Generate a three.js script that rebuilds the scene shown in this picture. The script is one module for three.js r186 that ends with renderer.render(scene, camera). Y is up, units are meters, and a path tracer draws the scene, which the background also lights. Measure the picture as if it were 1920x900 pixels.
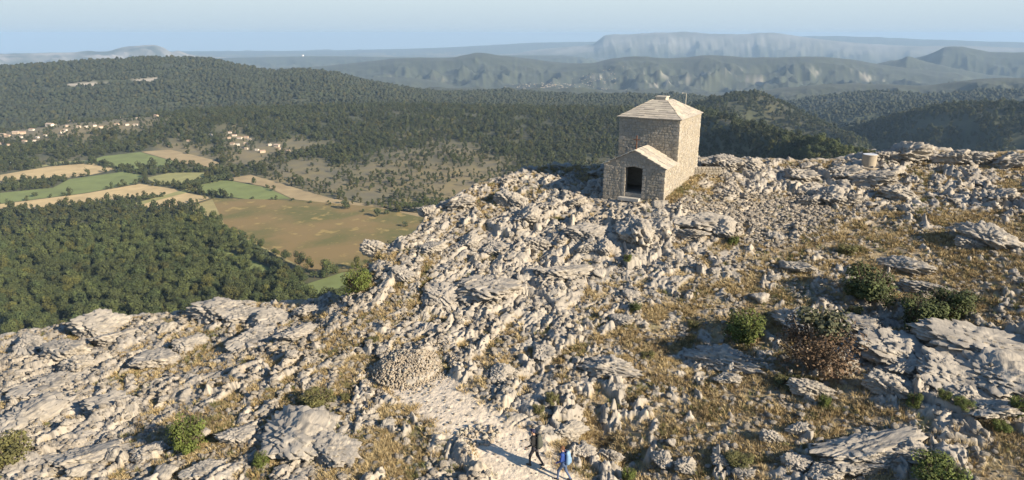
import * as THREE from 'three';
import { mergeGeometries, mergeVertices } from 'three/addons/utils/BufferGeometryUtils.js';
import { MarchingCubes } from 'three/addons/objects/MarchingCubes.js';

// ---------------------------------------------------------------- camera, sky, sun, exposure
const scene = new THREE.Scene();
const camera = new THREE.PerspectiveCamera(2 * Math.atan(450 / 1283) * 180 / Math.PI, 1024 / 480, 0.5, 120000);
camera.position.set(0, 0, 0);
camera.rotation.set(-16.75 * Math.PI / 180, 0, 0);
scene.add(camera);
const renderer = new THREE.WebGLRenderer();
renderer.toneMapping = THREE.LinearToneMapping;
renderer.toneMappingExposure = 2.2;
renderer.shadowMap.enabled = true;
const SUN = new THREE.Vector3(0.92 * Math.cos(0.41), Math.sin(0.41), 0.392 * Math.cos(0.41)).normalize();
{
  const W = 64, H = 720, d = new Float32Array(W * H * 4);
  const mix = (a, b, t) => a.map((v, i) => v + (b[i] - v) * t);
  for (let j = 0; j < H; j++) {
    const el = ((j + 0.5) / H - 0.5) * Math.PI, y = Math.max(0, Math.sin(el));
    let c = mix([0.232, 0.287, 0.337], [0.292, 0.345, 0.37], Math.min(1, y / 0.045)); c = mix(c, [0.045, 0.10, 0.205], 1 - Math.exp(-Math.max(0, y - 0.045) * 4.5));
    for (let i = 0; i < W; i++) {
      const k = (j * W + i) * 4;
      d[k] = c[0]; d[k + 1] = c[1]; d[k + 2] = c[2]; d[k + 3] = 1;
    }
  }
  const t = new THREE.DataTexture(d, W, H, THREE.RGBAFormat, THREE.FloatType);
  t.mapping = THREE.EquirectangularReflectionMapping; t.magFilter = THREE.LinearFilter; t.minFilter = THREE.LinearFilter; t.needsUpdate = true;
  scene.background = t; scene.environment = t;
}
const sun = new THREE.DirectionalLight(new THREE.Color().setRGB(1.0, 0.85, 0.645), 5);
sun.position.copy(SUN).multiplyScalar(200); sun.target.position.set(0, -15, -40);
sun.castShadow = true; sun.shadow.mapSize.set(4096, 4096); sun.shadow.radius = 1;
Object.assign(sun.shadow.camera, { left: -90, right: 90, top: 90, bottom: -90, near: 1, far: 500 });
scene.add(sun, sun.target);
scene.fog = new THREE.FogExp2(new THREE.Color().setRGB(0.47, 0.70, 1.0), 3.6e-5);

// ---------------------------------------------------------------- measured layout (metres, world)
const TPS_POINTS = [[1.01,-25.98,0.01513],[2.21,-25.13,0.01226],[0.0,-24.98,-0.0103],[-24.7,-28.27,0.00144],[-17.81,-27.17,-0.00304],[-11.33,-25.94,0.0031],[-5.55,-25.39,-0.00202],[5.52,-25.25,-0.02436],[10.43,-23.88,0.01324],[15.11,-23.06,0.0027],[19.42,-22.23,-0.00142],[-41.07,-50.21,-0.00073],[-33.84,-49.99,0.00058],[-26.55,-49.29,-0.00147],[-19.33,-48.07,0.00542],[-12.41,-46.4,-0.11098],[-31.68,-37.6,0.00129],[-24.46,-35.72,-0.00062],[-17.05,-31.52,-3e-05],[-23.27,-40.98,-0.00072],[-16.18,-41.28,0.0039],[-10.4,-33.07,0.00223],[-6.45,-37.76,-0.01373],[-11.2,-44.84,0.06279],[-10.32,-48.42,0.06432],[-7.55,-51.63,-0.01621],[-5.79,-55.48,0.00405],[-2.81,-58.76,0.0042],[4.01,-63.52,0.0074],[8.46,-62.97,-0.011],[1.32,-39.25,-0.00416],[-2.27,-32.6,0.00605],[8.73,-44.19,-0.0074],[5.59,-49.29,0.00982],[-0.4,-49.51,-0.00931],[6.66,-51.75,-0.00243],[11.91,-51.85,0.0297],[7.39,-53.99,-0.00944],[16.58,-59.92,0.00035],[14.13,-55.53,0.00069],[11.71,-50.2,-0.00856],[21.79,-62.99,0.00259],[17.42,-48.98,-0.01088],[24.04,-55.99,-0.00486],[30.68,-58.22,0.00609],[28.92,-61.31,-0.00537],[34.86,-60.04,0.00577],[43.78,-58.18,0.00155],[35.9,-53.86,-0.00883],[31.52,-41.2,0.00813],[20.95,-39.56,0.01792],[24.29,-36.71,-0.02296],[13.64,-37.26,0.00352],[15.59,-33.8,-0.00974],[9.49,-32.28,0.00164],[24.79,-30.88,0.00507],[21.38,-25.78,-0.00298],[3.65,-29.59,-0.0081],[4.83,-32.85,0.00726],[18.17,-28.12,0.01114],[14.66,-25.63,-0.00835],[-30.0,-12.0,0.00155],[0.0,-8.0,0.00027],[30.0,-10.0,0.00462],[62.0,-40.0,0.00036],[75.0,-60.0,-0.00124],[-48.0,-40.0,-0.00097],[20.0,-10.0,-0.00592]];
const TPS_PLANE = [-8.17359,0.11228,-0.01814];
const CREST = [[-80.65,75.24],[-74.48,70.08],[-68.55,64.87],[-65.2,63.55],[-59.44,61.09],[-53.3,57.85],[-49.41,55.99],[-43.93,54.02],[-38.22,52.04],[-32.3,49.8],[-27.29,48.66],[-25.56,47.45],[-22.61,49.27],[-18.16,50.97],[-14.51,52.18],[-12.82,54.8],[-10.4,56.15],[-7.8,57.97],[-4.77,59.27],[0.0,61.46],[6.3,63.92],[12.54,64.57],[18.67,66.07],[27.29,66.58],[33.29,66.95],[38.8,67.44],[44.08,67.79],[48.99,69.36],[52.54,70.69],[58.2,71.76],[64.46,73.42],[71.13,74.34],[77.12,76.95]];
const BUSH_SPOTS = [[-10.64,-44.34,2.35,0.85,1,"bright green shrub clinging to the cliff edge above the fields"],[21.09,-37.7,3.49,0.75,0,"dark green juniper shrub, uppermost of the three on the right slope"],[22.63,-34.91,2.69,0.8,0,"round dark green shrub in front of its darker twin on the right slope"],[24.61,-35.62,2.64,0.75,0,"dark green shrub tucked behind the round one on the right slope"],[13.25,-35.94,2.66,0.75,1,"olive green shrub beside a pale boulder above the big brown bush"],[15.57,-31.68,4.55,0.72,2,"large brown half-dead bush with a grey green top on the right slope"],[-15.94,-29.47,2.06,1.05,1,"lone bright green bush on the bare rock at lower left"],[-24.86,-29.27,2.72,0.7,3,"yellow green shrub in the lower left corner"],[16.68,-22.86,2.43,0.6,1,"vivid green shrub at the bottom edge on the right"],[-10.23,-32.22,1.99,0.5,3,"low dull green shrub above the big smooth grey slab"],[14.76,-28.73,0.62,1.3,1,"little upright green bush below the brown bush"],[18.2,-27.53,0.74,1.1,1,"little green bush below the pale jagged outcrop"],[-11.59,-27.34,0.99,0.8,1,"small green bush beside the smooth grey slab at lower left"],[15.56,-46.15,1.03,0.7,1,"small green cushion under the chapel-side rock rib"],[21.89,-26.14,1.05,1,1,"green bush cut by the right edge of the view"],[19.31,-27.25,0.69,0.7,1,"small green cushion on the right slabs, left of its pair"],[19.82,-26.64,1.03,0.5,1,"flat green cushion on the right slabs, right of its pair"],[20.77,-25.51,0.97,0.6,1,"flat green cushion near the right edge below the slabs"],[5.03,-25.41,0.74,1.2,1,"green bush in the gully right of the hikers"],[7.87,-44.21,0.67,0.9,1,"tiny green bush on the grey rock in the middle of the slope"],[7.6,-39.37,1.01,0.7,0,"small dark bush on the rock in the middle of the slope"],[19.83,-36.69,1.04,0.7,0,"small dark bush just below the uppermost juniper"],[31.74,-60.48,1.29,0.7,0,"dark little bush right behind the round stone table"],[10.73,-37.39,0.79,0.6,3,"low dull bush left of the olive green shrub"],[2.01,-30.53,0.83,0.8,3,"dull green bush above the gully"],[-8.82,-32.53,0.72,0.7,3,"tiny dull green bush right of the low dull shrub"],[22.34,-43.39,1.58,0.4,3,"flat dull cushion in the dry grass meadow"],[7.53,-34.49,0.85,0.6,3,"dull cushion in the brown grass above the gully"],[23.2,-31.59,1.97,0.35,3,"flat dull cushion between the pale slabs on the right"],[13.9,-30.81,1.76,0.35,3,"flat dull cushion left below the big brown bush"],[-8.54,-38.57,0.88,0.5,3,"dull tuft bush beside the shadow of the stone heap"],[1.32,-29.97,0.71,0.7,3,"dull shrub right of the trail above the hikers"],[9.89,-25.55,1.52,0.35,3,"flat dull cushion at the bottom of the slope"]];
const ROCK_SPOTS = [[-10.41,-49.93,2.08,1,20,0.6],[-7.1,-55.14,1.79,1,50,0.7],[-5.71,-48.16,1.98,1.2,30,0.5],[-4.02,-55.66,2.69,1.2,10,0.5],[8.96,-47.97,4.35,0.6,60,0.5],[6.46,-46.45,2.3,0.7,60,0.45],[6.11,-48.52,2.38,1.8,60,0.35],[3.65,-44.15,2.57,1.8,60,0.4],[-1.07,-42.89,4.66,1,20,0.22],[-4.23,-42.19,3.2,0.8,30,0.2],[14.19,-48.78,2.46,1.8,70,0.5],[15.26,-47.62,2.42,0.8,40,0.5],[13.07,-47.33,1.59,1.6,75,0.5],[15.39,-25.29,2.65,2.2,50,0.3],[14.57,-24.5,1.81,1.8,55,0.35],[16.66,-24.71,2.26,0.7,20,0.35],[12.82,-24.21,1.26,1.2,30,0.6],[2.6,-28.78,1.22,1.5,60,0.8],[4.53,-27.33,1.08,1,30,0.8],[3.28,-27.1,1.53,0.7,10,0.45],[24.17,-31.87,5.66,0.9,30,0.12],[20.18,-31.85,4.45,0.9,25,0.14],[21.11,-29.41,3.99,0.9,40,0.16],[22.97,-28.88,4.04,1,20,0.18],[18.01,-29.19,2.06,1,50,0.55],[19.42,-30.43,1.53,1.3,40,0.6],[19.56,-33.28,1.95,1,30,0.6],[11.58,-33.77,4.61,0.6,20,0.2],[11.15,-31.8,1.18,1.3,50,0.6],[16.57,-35.63,3.63,0.7,25,0.3],[14.67,-30.12,2.04,0.7,10,0.4],[17.16,-31.65,1.11,1.3,40,0.6],[-31.56,-44.31,5.03,0.55,20,0.35],[-29.12,-41.63,3.01,0.8,30,0.5],[-35.95,-46.66,3.94,0.5,15,0.3],[-10.38,-29.11,4.79,0.8,20,0.16],[-8.54,-28.03,3.25,0.8,40,0.16],[-13.53,-29.77,2.07,0.9,10,0.3],[19.76,-61.08,3.05,1,60,0.6],[21.46,-60.4,2.54,1,40,0.65],[18.73,-61.72,2.35,1.2,60,0.6],[34.53,-59.39,4.33,0.8,20,0.45],[32.74,-59.48,2.68,1,20,0.5],[37.72,-57.78,3.26,0.8,30,0.5],[39.41,-57.61,3.3,0.8,10,0.45],[41.52,-56.11,3.3,1,20,0.45],[28.11,-57.27,3.03,0.9,20,0.5],[25.23,-52.56,2.79,1,30,0.55],[26.21,-51.97,1.86,1.2,40,0.7],[23.49,-52.37,1.83,1,30,0.6],[29.87,-55.36,4.49,0.6,15,0.35],[30.35,-52.1,2.88,0.7,20,0.4],[24.71,-57.73,2.99,0.9,20,0.5],[30.61,-41.79,3.74,0.7,20,0.35],[29.44,-42.01,1.65,1,30,0.5],[35.86,-48.73,2.88,0.9,20,0.5],[6.77,-38.21,1.64,0.8,30,0.4],[13.64,-36.75,1.19,1.2,40,0.8],[18.24,-41.79,2.24,0.6,20,0.3],[24.72,-40.56,3.47,0.5,20,0.2],[24.81,-38.26,2.98,0.5,20,0.2],[19.19,-35.55,4.38,0.5,15,0.2],[12.16,-25.0,1.27,1,20,0.5],[7.71,-25.88,1.01,1.2,30,0.6],[9.08,-25.85,0.87,1,20,0.6],[6.79,-26.44,1.12,1,20,0.7],[11.71,-26.86,1.06,1,20,0.6],[13.0,-27.15,1.19,0.8,20,0.5],[9.88,-24.8,1.0,0.8,10,0.5],[20.72,-27.59,1.77,0.8,20,0.4],[21.08,-26.68,2.04,1.4,50,0.35],[1.26,-51.98,2.94,0.9,30,0.5],[0.0,-55.3,2.66,1,40,0.5],[3.0,-53.42,2.58,0.9,20,0.5],[5.18,-53.85,2.17,1,20,0.5],[5.35,-46.69,1.54,1,20,0.6],[-1.18,-47.99,1.96,1,30,0.5],[-3.19,-48.9,2.0,1,20,0.5],[1.96,-48.16,1.97,1,20,0.5],[-3.24,-43.28,2.53,0.7,30,0.35],[-7.41,-44.79,2.25,0.7,20,0.4],[5.47,-33.36,3.25,0.6,10,0.25],[1.83,-35.55,1.54,1,20,0.5],[-0.58,-33.59,1.48,1,30,0.4],[-21.6,-47.52,3.49,1.4,50,0.4],[-19.43,-46.07,2.52,1.6,55,0.45],[-16.65,-44.81,2.42,1.3,50,0.45],[-14.41,-45.05,1.99,1.3,50,0.5],[-17.11,-41.84,2.69,1.3,45,0.35],[-13.9,-40.9,2.2,1.4,50,0.35],[-31.14,-48.34,3.36,1.5,50,0.4],[-28.96,-45.93,2.73,1.6,50,0.35],[-23.31,-41.04,2.81,1.3,50,0.35],[-21.98,-42.9,2.04,1.3,50,0.4],[-29.26,-39.05,3.33,1.3,45,0.3],[-27.59,-34.66,3.45,1.2,45,0.3],[-22.54,-34.61,2.88,1.3,50,0.3],[-21.28,-29.53,3.57,1.1,40,0.18],[-23.45,-28.75,2.97,0.8,20,0.3],[-17.93,-29.36,1.86,1,40,0.35],[-14.32,-27.27,1.42,1.3,40,0.4]];
const CAIRN = [-5.73,-35.34,4.38];
const STONE_RING = [-1.61,-28.35,1.63];
const HIKERS = [[1.01,-26.08,0.02],[2.22,-25.2,0.02]];
const TABLE = [30.72,-58.3,1.46];
const PATH_LINE = [[-6.22,-34.55],[-5.2,-33.2],[-3.88,-31.66],[-2.09,-29.53],[-0.49,-27.5],[0.93,-25.58],[1.79,-24.43]];
const COVER = [[-15.05,-33.69,3.57,0.5],[-14.02,-36.93,2.74,0.3],[-23.74,-44.23,3.81,0.2],[-22.27,-36.43,2.22,0.25],[-9.76,-35.27,2.24,0.3],[-5.19,-29.24,2.45,0.35],[-6.16,-26.18,2.8,0.6],[8.71,-29.02,5.19,0.55],[12.04,-25.83,5.71,0.5],[13.09,-30.73,3.2,0.55],[8.5,-37.24,3.89,0.6],[4.93,-36.17,1.88,0.3],[14.32,-38.95,4.14,0.5],[26.42,-43.86,7.01,0.6],[23.75,-45.7,3.73,0.5],[27.74,-37.57,6.46,0.5],[31.69,-46.9,5.87,0.45],[19.84,-23.43,4.32,0.4],[3.61,-29.18,2.15,0.6],[25.46,-32.64,1.37,0.2],[-0.35,-41.9,4.57,-0.4],[5.4,-47.29,6.21,-0.4],[-2.5,-51.34,5.0,-0.4],[17.95,-50.72,4.75,-0.2],[26.4,-55.32,5.36,-0.3],[22.25,-30.06,4.09,-0.5],[11.37,-34.05,1.85,-0.4],[-10.03,-28.81,2.23,-0.6],[-21.96,-30.64,3.34,-0.4],[-32.03,-42.1,4.02,-0.3],[1.13,-32.38,2.3,-0.2],[13.27,-55.64,2.28,0.4],[42.73,-57.95,3.4,0.4],[-15.35,-45.59,3.23,0.1],[1.23,-27.47,1.54,-0.3]];
const HOLLOWS = [[4.09,-28.81,1.65,1.0],[5.56,-26.93,1.29,0.6],[1.17,-33.88,1.78,0.4],[10.79,-35.18,2.83,0.6],[14.22,-36.64,1.98,0.5],[20.3,-35.39,2.72,0.5]];
const SCREE = [[19.11,-49.33,5.53],[22.31,-51.47,4.04],[15.2,-51.19,2.57]];
const FIELDS = [["straw",[[-1176.6,-1548.85],[-1130.49,-1647.72],[-1053.54,-1698.05],[-943.82,-1620.21],[-968.24,-1548.85],[-1006.66,-1512.38],[-1062.83,-1488.95],[-1109.4,-1455.06]]],["green",[[-1042.42,-1361.58],[-966.24,-1412.07],[-987.36,-1500.58],[-912.99,-1587.02],[-839.33,-1536.51],[-814.72,-1455.06],[-868.68,-1361.58],[-976.89,-1270.12]]],["straw",[[-973.83,-1265.85],[-865.78,-1356.72],[-803.76,-1449.55],[-679.19,-1386.4],[-696.46,-1342.32],[-773.37,-1270.12],[-873.51,-1236.67],[-930.11,-1204.83]]],["straw",[[-724.86,-1240.76],[-682.9,-1314.37],[-670.05,-1366.48],[-592.37,-1318.95],[-623.45,-1232.61]]],["pale",[[-1158.13,-1627.01],[-1150.69,-1720.53],[-1085.31,-1735.82],[-1062.32,-1712.97],[-1139.64,-1661.81]]],["green",[[-1080.31,-1743.57],[-1083.21,-1816.35],[-1021.83,-1868.16],[-849.31,-1712.97],[-848.02,-1654.74],[-898.07,-1613.47],[-971.97,-1654.74]]],["brown",[[-1026.48,-1877.07],[-1007.2,-1951.38],[-767.73,-1743.57],[-704.51,-1654.74],[-713.36,-1613.47],[-852.87,-1720.53]]],["pale",[[-824.5,-1512.38],[-796.46,-1574.1],[-696.9,-1574.1],[-702.42,-1449.55],[-754.63,-1438.66]]],["green",[[-674.5,-1433.26],[-640.03,-1494.74],[-516.83,-1412.07],[-434.59,-1309.81],[-509.84,-1300.79],[-624.37,-1361.58]]],["brown",[[-640.0,-1500.58],[-600.56,-1548.85],[-357.21,-1314.37],[-153.18,-1189.48],[-148.78,-1152.63],[-262.1,-1257.38],[-427.97,-1305.29],[-516.37,-1417.31]]],["meadow",[[-588.34,-1314.37],[-414.86,-1296.33],[-259.68,-1244.88],[-149.64,-1159.83],[-79.71,-974.7],[-178.15,-901.24],[-257.19,-863.93],[-319.07,-924.58],[-607.24,-1244.88]]],["verge",[[-586.64,-1305.29],[-603.52,-1236.67],[-317.58,-919.82],[-258.05,-861.82],[-268.54,-841.24],[-349.46,-924.58],[-456.16,-1059.88]]],["green",[[-275.37,-817.69],[-231.17,-874.61],[-177.33,-896.7],[-156.6,-780.96],[-234.9,-780.96]]],["green",[[-440.0,-974.7],[-408.46,-959.15],[-341.45,-901.24],[-286.99,-833.26],[-302.34,-827.36],[-355.56,-878.95]]],["pale",[[-725.82,-1257.38],[-674.12,-1412.07],[-651.6,-1391.46],[-709.12,-1244.88]]]];
const HEDGES = [["hedgerow between straw and green field",[[-1062.36,-1393.45,11],[-1059.43,-1397.42,11],[-1056.5,-1401.4,11],[-1053.57,-1405.37,11],[-1050.64,-1409.35,11],[-1047.71,-1413.33,11],[-1044.78,-1417.3,11],[-1041.85,-1421.28,11],[-1038.92,-1425.25,11],[-1035.99,-1429.23,11],[-1033.06,-1433.2,11],[-1030.13,-1437.18,11],[-1027.61,-1441.41,11],[-1025.34,-1445.79,11],[-1023.06,-1450.18,11],[-1020.78,-1454.56,11],[-1018.51,-1458.94,11],[-1016.23,-1463.32,11],[-1013.95,-1467.71,11],[-1011.68,-1472.09,11],[-1009.4,-1476.47,11],[-1007.12,-1480.86,11],[-1004.85,-1485.24,11],[-1002.57,-1489.62,11],[-1000.3,-1494.0,11],[-998.02,-1498.39,11]]],["hedgerow behind the green fields",[[-1070.6,-1687.42,8],[-1054.8,-1680.89,8],[-1038.99,-1674.35,8],[-1023.41,-1667.4,8],[-1008.87,-1658.4,8],[-994.33,-1649.4,8],[-979.79,-1640.4,8],[-965.25,-1631.4,8],[-950.71,-1622.4,8],[-936.17,-1613.39,8],[-922.25,-1603.46,8],[-908.33,-1593.53,8],[-894.41,-1583.6,8],[-880.49,-1573.68,8],[-866.56,-1563.75,8],[-852.64,-1553.82,8]]],["tree row above the pale field",[[-862.71,-1556.15,12],[-853.44,-1558.27,12],[-844.16,-1560.38,12],[-834.89,-1562.5,12],[-825.61,-1564.61,12],[-816.34,-1566.73,12],[-807.06,-1568.85,12],[-797.79,-1570.96,12],[-788.51,-1573.08,12],[-779.27,-1575.32,12],[-770.05,-1577.68,12],[-760.84,-1580.05,12],[-751.62,-1582.41,12],[-742.41,-1584.78,12],[-733.19,-1587.14,12],[-723.98,-1589.5,12],[-714.76,-1591.87,12],[-705.55,-1594.23,12],[-696.33,-1596.6,12],[-687.12,-1598.96,12]]],["clump beside the small green field",[[-683.89,-1389.48,13],[-682.25,-1395.65,13],[-680.6,-1401.82,13],[-678.96,-1407.99,13],[-677.31,-1414.16,13],[-675.67,-1420.33,13],[-674.02,-1426.5,13],[-672.38,-1432.67,13],[-669.18,-1438.17,13],[-665.81,-1443.6,13],[-662.45,-1449.02,13],[-659.09,-1454.45,13],[-655.72,-1459.88,13],[-652.36,-1465.3,13],[-648.99,-1470.73,13],[-645.63,-1476.16,13],[-642.26,-1481.58,13],[-638.9,-1487.01,13],[-635.53,-1492.44,13],[-632.17,-1497.86,13]]],["scrub row along the lower straw field",[[-751.96,-1247.52,9],[-747.76,-1252.79,9],[-743.55,-1258.06,9],[-739.35,-1263.33,9],[-735.15,-1268.6,9],[-730.94,-1273.87,9],[-726.78,-1279.17,9],[-723.11,-1284.83,9],[-719.43,-1290.48,9],[-715.76,-1296.13,9],[-712.09,-1301.79,9],[-708.41,-1307.44,9],[-704.74,-1313.09,9],[-701.07,-1318.75,9],[-697.39,-1324.4,9],[-693.72,-1330.05,9]]],["tree row beside the long meadow",[[-411.05,-996.77,12],[-402.85,-987.0,12],[-394.65,-977.23,12],[-386.45,-967.45,12],[-378.25,-957.68,12],[-370.0,-947.95,12],[-361.72,-938.24,12],[-353.44,-928.54,12],[-345.17,-918.83,12],[-336.89,-909.12,12],[-328.61,-899.41,12],[-320.96,-889.24,12],[-313.96,-878.57,12],[-306.96,-867.91,12],[-299.96,-857.24,12],[-292.96,-846.57,12]]],["row across the head of the meadow",[[-595.03,-1335.67,7],[-552.9,-1322.37,7],[-510.69,-1309.39,7],[-467.16,-1301.82,7],[-424.4,-1291.63,7],[-383.66,-1274.54,7],[-342.92,-1257.45,7],[-305.9,-1233.33,7],[-268.9,-1209.18,7]]]];
const LONE_TREES = [[-307.81,-1228.57,13],[-238.45,-1174.48,13],[-224.99,-1189.48,9],[-238.93,-876.77,9],[-261.45,-853.48,9],[-270.87,-849.36,8],[-179.35,-974.7,12],[-948.48,-1328.2,10],[-616.47,-1278.74,8],[-179.29,-1107.78,9]];
const HAMLET = [[-932.56,-2118.17,14],[-900.98,-2073.98,12],[-889.63,-2164.21,12],[-862.68,-2129.51,16],[-833.28,-2095.85,18],[-817.8,-2106.96,16],[-795.84,-2073.98,12],[-865.96,-2095.85,12],[-815.02,-1990.67,16],[-795.64,-1980.71,14],[-779.88,-2000.74,13],[-745.91,-1913.54,12],[-709.39,-1895.14,12],[-704.31,-1980.71,14],[-674.64,-1961.06,20],[-656.04,-1913.54,14],[-614.86,-1868.16,14],[-682.04,-1859.33,18],[-961.03,-2031.51,12]];
const VILLAGE = [[-1643.29,-2212.21,24],[-1593.92,-2164.21,22],[-1617.47,-2236.98,24],[-1576.18,-2212.21,20],[-1599.67,-2288.16,22],[-1589.83,-2369.28,34],[-1595.08,-2397.56,18],[-1588.46,-2486.45,26],[-1462.74,-2262.29,14],[-1393.79,-2212.21,16],[-1367.98,-2212.21,14],[-1307.62,-2187.96,16],[-1297.48,-2262.29,18],[-1259.0,-2249.57,16],[-1222.67,-2236.98,18],[-1372.46,-2095.85,18],[-1392.4,-2140.96,16],[-1412.12,-2073.98,14],[-1433.84,-2010.89,16],[-1422.17,-2052.53,14],[-1495.69,-2000.74,14],[-1510.8,-2649.58,20],[-1280.39,-2486.45,20],[-1331.94,-2456.12,16],[-1503.17,-2095.85,14],[-1451.22,-1970.84,14],[-1397.22,-2000.74,12],[-1356.59,-2236.98,14]];
const CLEARINGS = [[-1565.29,-2236.98,149.0],[-1431.84,-2275.15,167.6],[-1341.71,-2369.28,148.6],[-1449.66,-2549.32,137.1],[-865.61,-1807.98,93.7],[-833.28,-2095.85,70.3],[-680.31,-1932.28,79.8],[-671.77,-1743.57,87.4],[-505.56,-1600.14,104.6],[-437.91,-1536.51,87.2],[-922.29,-1868.16,65.0],[-506.67,-1449.55,71.8],[-362.05,-1422.59,68.6],[-274.94,-1323.56,84.3],[-628.19,-2010.89,65.7],[-198.53,-1236.67,78.1]];
const RIDGES = [{"name":"plateau","wf":700,"wb":900,"base":-310,"spur":0.1,"pts":[[-56.16,2500,-287],[-49.67,2600,-285],[-45.3,2650,-279],[-39.46,2700,-276],[-29.91,2700,-280],[-19.76,2700,-279],[-13.02,2650,-277],[-4.62,2600,-284],[3.08,2500,-279],[14.56,2400,-271],[21.29,2200,-245],[26.81,1900,-206],[32.89,1550,-192],[38.54,1300,-182],[44.03,1100,-172],[49.38,1000,-178]]},{"name":"left","wf":2000,"wb":1800,"base":-340,"spur":0.3,"pts":[[-76.4,4700,-213],[-70.0,4800,-203],[-62.85,4900,-190],[-54.91,4900,-167],[-50.33,4900,-152],[-46.78,4900,-149],[-40.61,4850,-158],[-37.46,4700,-190],[-32.88,4600,-228],[-29.43,4500,-219],[-25.24,4400,-233],[-21.0,4200,-273],[-13.69,3900,-323],[-7.66,3700,-342],[0.0,3550,-348],[9.23,3300,-369],[16.9,3200,-413]]},{"name":"cone","wf":700,"wb":700,"base":-420,"spur":0.3,"pts":[[16.87,3100,-376],[22.0,3050,-330],[27.66,3000,-267],[31.79,3000,-238],[34.18,3000,-236],[36.64,2950,-259],[40.15,2850,-299],[43.56,2700,-320],[46.28,2500,-331]]},{"name":"behind_cone","wf":700,"wb":700,"base":-520,"spur":0.6,"pts":[[35.65,4200,-515],[39.49,4200,-442],[43.26,4200,-394],[48.14,4200,-362],[52.82,4200,-344],[57.35,4200,-354],[61.72,4200,-382]]},{"name":"right","wf":1000,"wb":900,"base":-560,"spur":0.5,"pts":[[41.23,3100,-438],[44.87,3050,-370],[49.03,2950,-316],[54.07,2850,-254],[57.32,2800,-232],[60.49,2750,-220],[63.56,2700,-214],[69.81,2600,-207],[78.3,2500,-198]]},{"name":"rolling","wf":1300,"wb":1200,"base":-600,"spur":0.85,"pts":[[4.62,6000,-646],[9.18,6000,-563],[15.18,6000,-496],[20.35,6200,-480],[26.89,6400,-525],[32.45,6500,-497],[37.77,6500,-446],[42.87,6600,-412],[48.39,6600,-401],[53.63,6600,-398],[57.92,6600,-346],[62.02,6600,-321],[69.17,6600,-304],[77.58,6600,-296]]},{"name":"rolling2","wf":1100,"wb":1000,"base":-620,"spur":0.85,"pts":[[21.91,5200,-490],[29.06,5200,-454],[36.0,5200,-473],[43.07,5200,-409],[48.54,5200,-371],[54.39,5200,-379],[59.72,5200,-340],[64.76,5200,-328],[75.93,5200,-321]]},{"name":"spurs","wf":1200,"wb":1200,"base":-660,"spur":0.5,"pts":[[-29.62,9000,-636],[-23.87,9000,-549],[-18.03,9000,-523],[-12.11,9000,-560],[-7.61,9000,-663],[-2.3,9000,-800]]},{"name":"main","wf":2600,"wb":2500,"base":-690,"spur":0.6,"pts":[[-44.59,12500,-624],[-38.19,12500,-590],[-32.14,12200,-538],[-27.99,12000,-519],[-23.01,11600,-459],[-17.91,11400,-390],[-13.48,11200,-353],[-9.02,11000,-357],[-6.77,11000,-318],[-4.73,11000,-278],[-2.26,11000,-310],[1.51,11000,-358],[7.54,10800,-422],[11.28,10600,-412],[14.23,10500,-346],[17.15,10500,-314],[22.24,10500,-334],[27.17,10500,-293],[32.01,10500,-317],[37.34,10500,-304],[41.19,10500,-299],[44.97,10800,-338],[47.46,11000,-397],[51.05,11000,-446],[54.51,11000,-486]]},{"name":"knoll","wf":1500,"wb":1500,"base":-690,"spur":0.4,"pts":[[45.72,12000,-500],[48.61,12000,-400],[50.32,12000,-358],[51.02,12000,-318],[52.16,12000,-362],[55.52,12000,-459],[59.4,12000,-550]]},{"name":"mesa","wf":1900,"wb":2000,"base":-690,"spur":0.35,"pts":[[47.55,14000,-597],[50.9,14000,-425],[52.82,14000,-350],[53.97,14000,-278],[54.72,14000,-207],[56.22,14000,-197],[57.6,14000,-238],[59.48,14000,-277],[62.52,14000,-279],[66.35,14000,-263],[77.03,14000,-262]]},{"name":"long_plateau","wf":3800,"wb":4000,"base":-760,"spur":0.3,"pts":[[-7.52,25000,-758],[0.0,25000,-669],[3.0,25000,-542],[7.49,25000,-432],[11.34,25000,-341],[12.21,25000,-180],[12.92,25000,-56],[15.55,25000,-2],[19.16,25000,33],[22.15,25000,67],[24.84,25000,50],[26.94,25000,15],[30.38,25000,-2],[32.4,25000,15],[34.38,25000,48],[36.7,25000,-19],[39.64,25000,-118],[43.46,25000,-230],[47.13,25000,-306],[51.8,25000,-345],[57.28,25000,-334],[62.44,25000,-381],[75.02,25000,-423]]},{"name":"left_range","wf":3500,"wb":4000,"base":-800,"spur":0.7,"pts":[[-75.77,22000,-323],[-69.55,22000,-415],[-62.55,22000,-477],[-60.02,22000,-473],[-57.94,22000,-466],[-55.25,22000,-460],[-53.85,22000,-423],[-52.19,22000,-455],[-49.82,22000,-335],[-46.84,22000,-284],[-45.68,22000,-357],[-44.84,22000,-473],[-43.9,22000,-446],[-42.72,22000,-550],[-38.64,22000,-649],[-33.42,22000,-783]]},{"name":"low","wf":2500,"wb":3000,"base":-820,"spur":0.6,"pts":[[-46.18,19000,-591],[-38.65,19000,-573],[-29.26,18500,-538],[-22.22,18000,-534],[-12.0,18000,-569],[0.0,18000,-521],[6.77,18000,-520]]},{"name":"far","wf":6000,"wb":5000,"base":-860,"spur":0.2,"pts":[[-51.9,34000,-683],[-33.29,34000,-743],[-19.28,34000,-699],[-8.23,34000,-588],[2.99,34000,-393],[10.44,34000,-343],[24.91,34000,-287],[38.34,34000,-93],[44.6,34000,-91],[53.37,34000,-213],[62.33,34000,-300],[74.89,34000,-360]]}];
const TOWN = [[313.06,-8194.02],[654.24,-8575.08],[933.62,-8750.33],[120.93,-7899.07],[-183.75,-7997.89],[595.33,-7777.25],[1155.12,-8925.56]];

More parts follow.
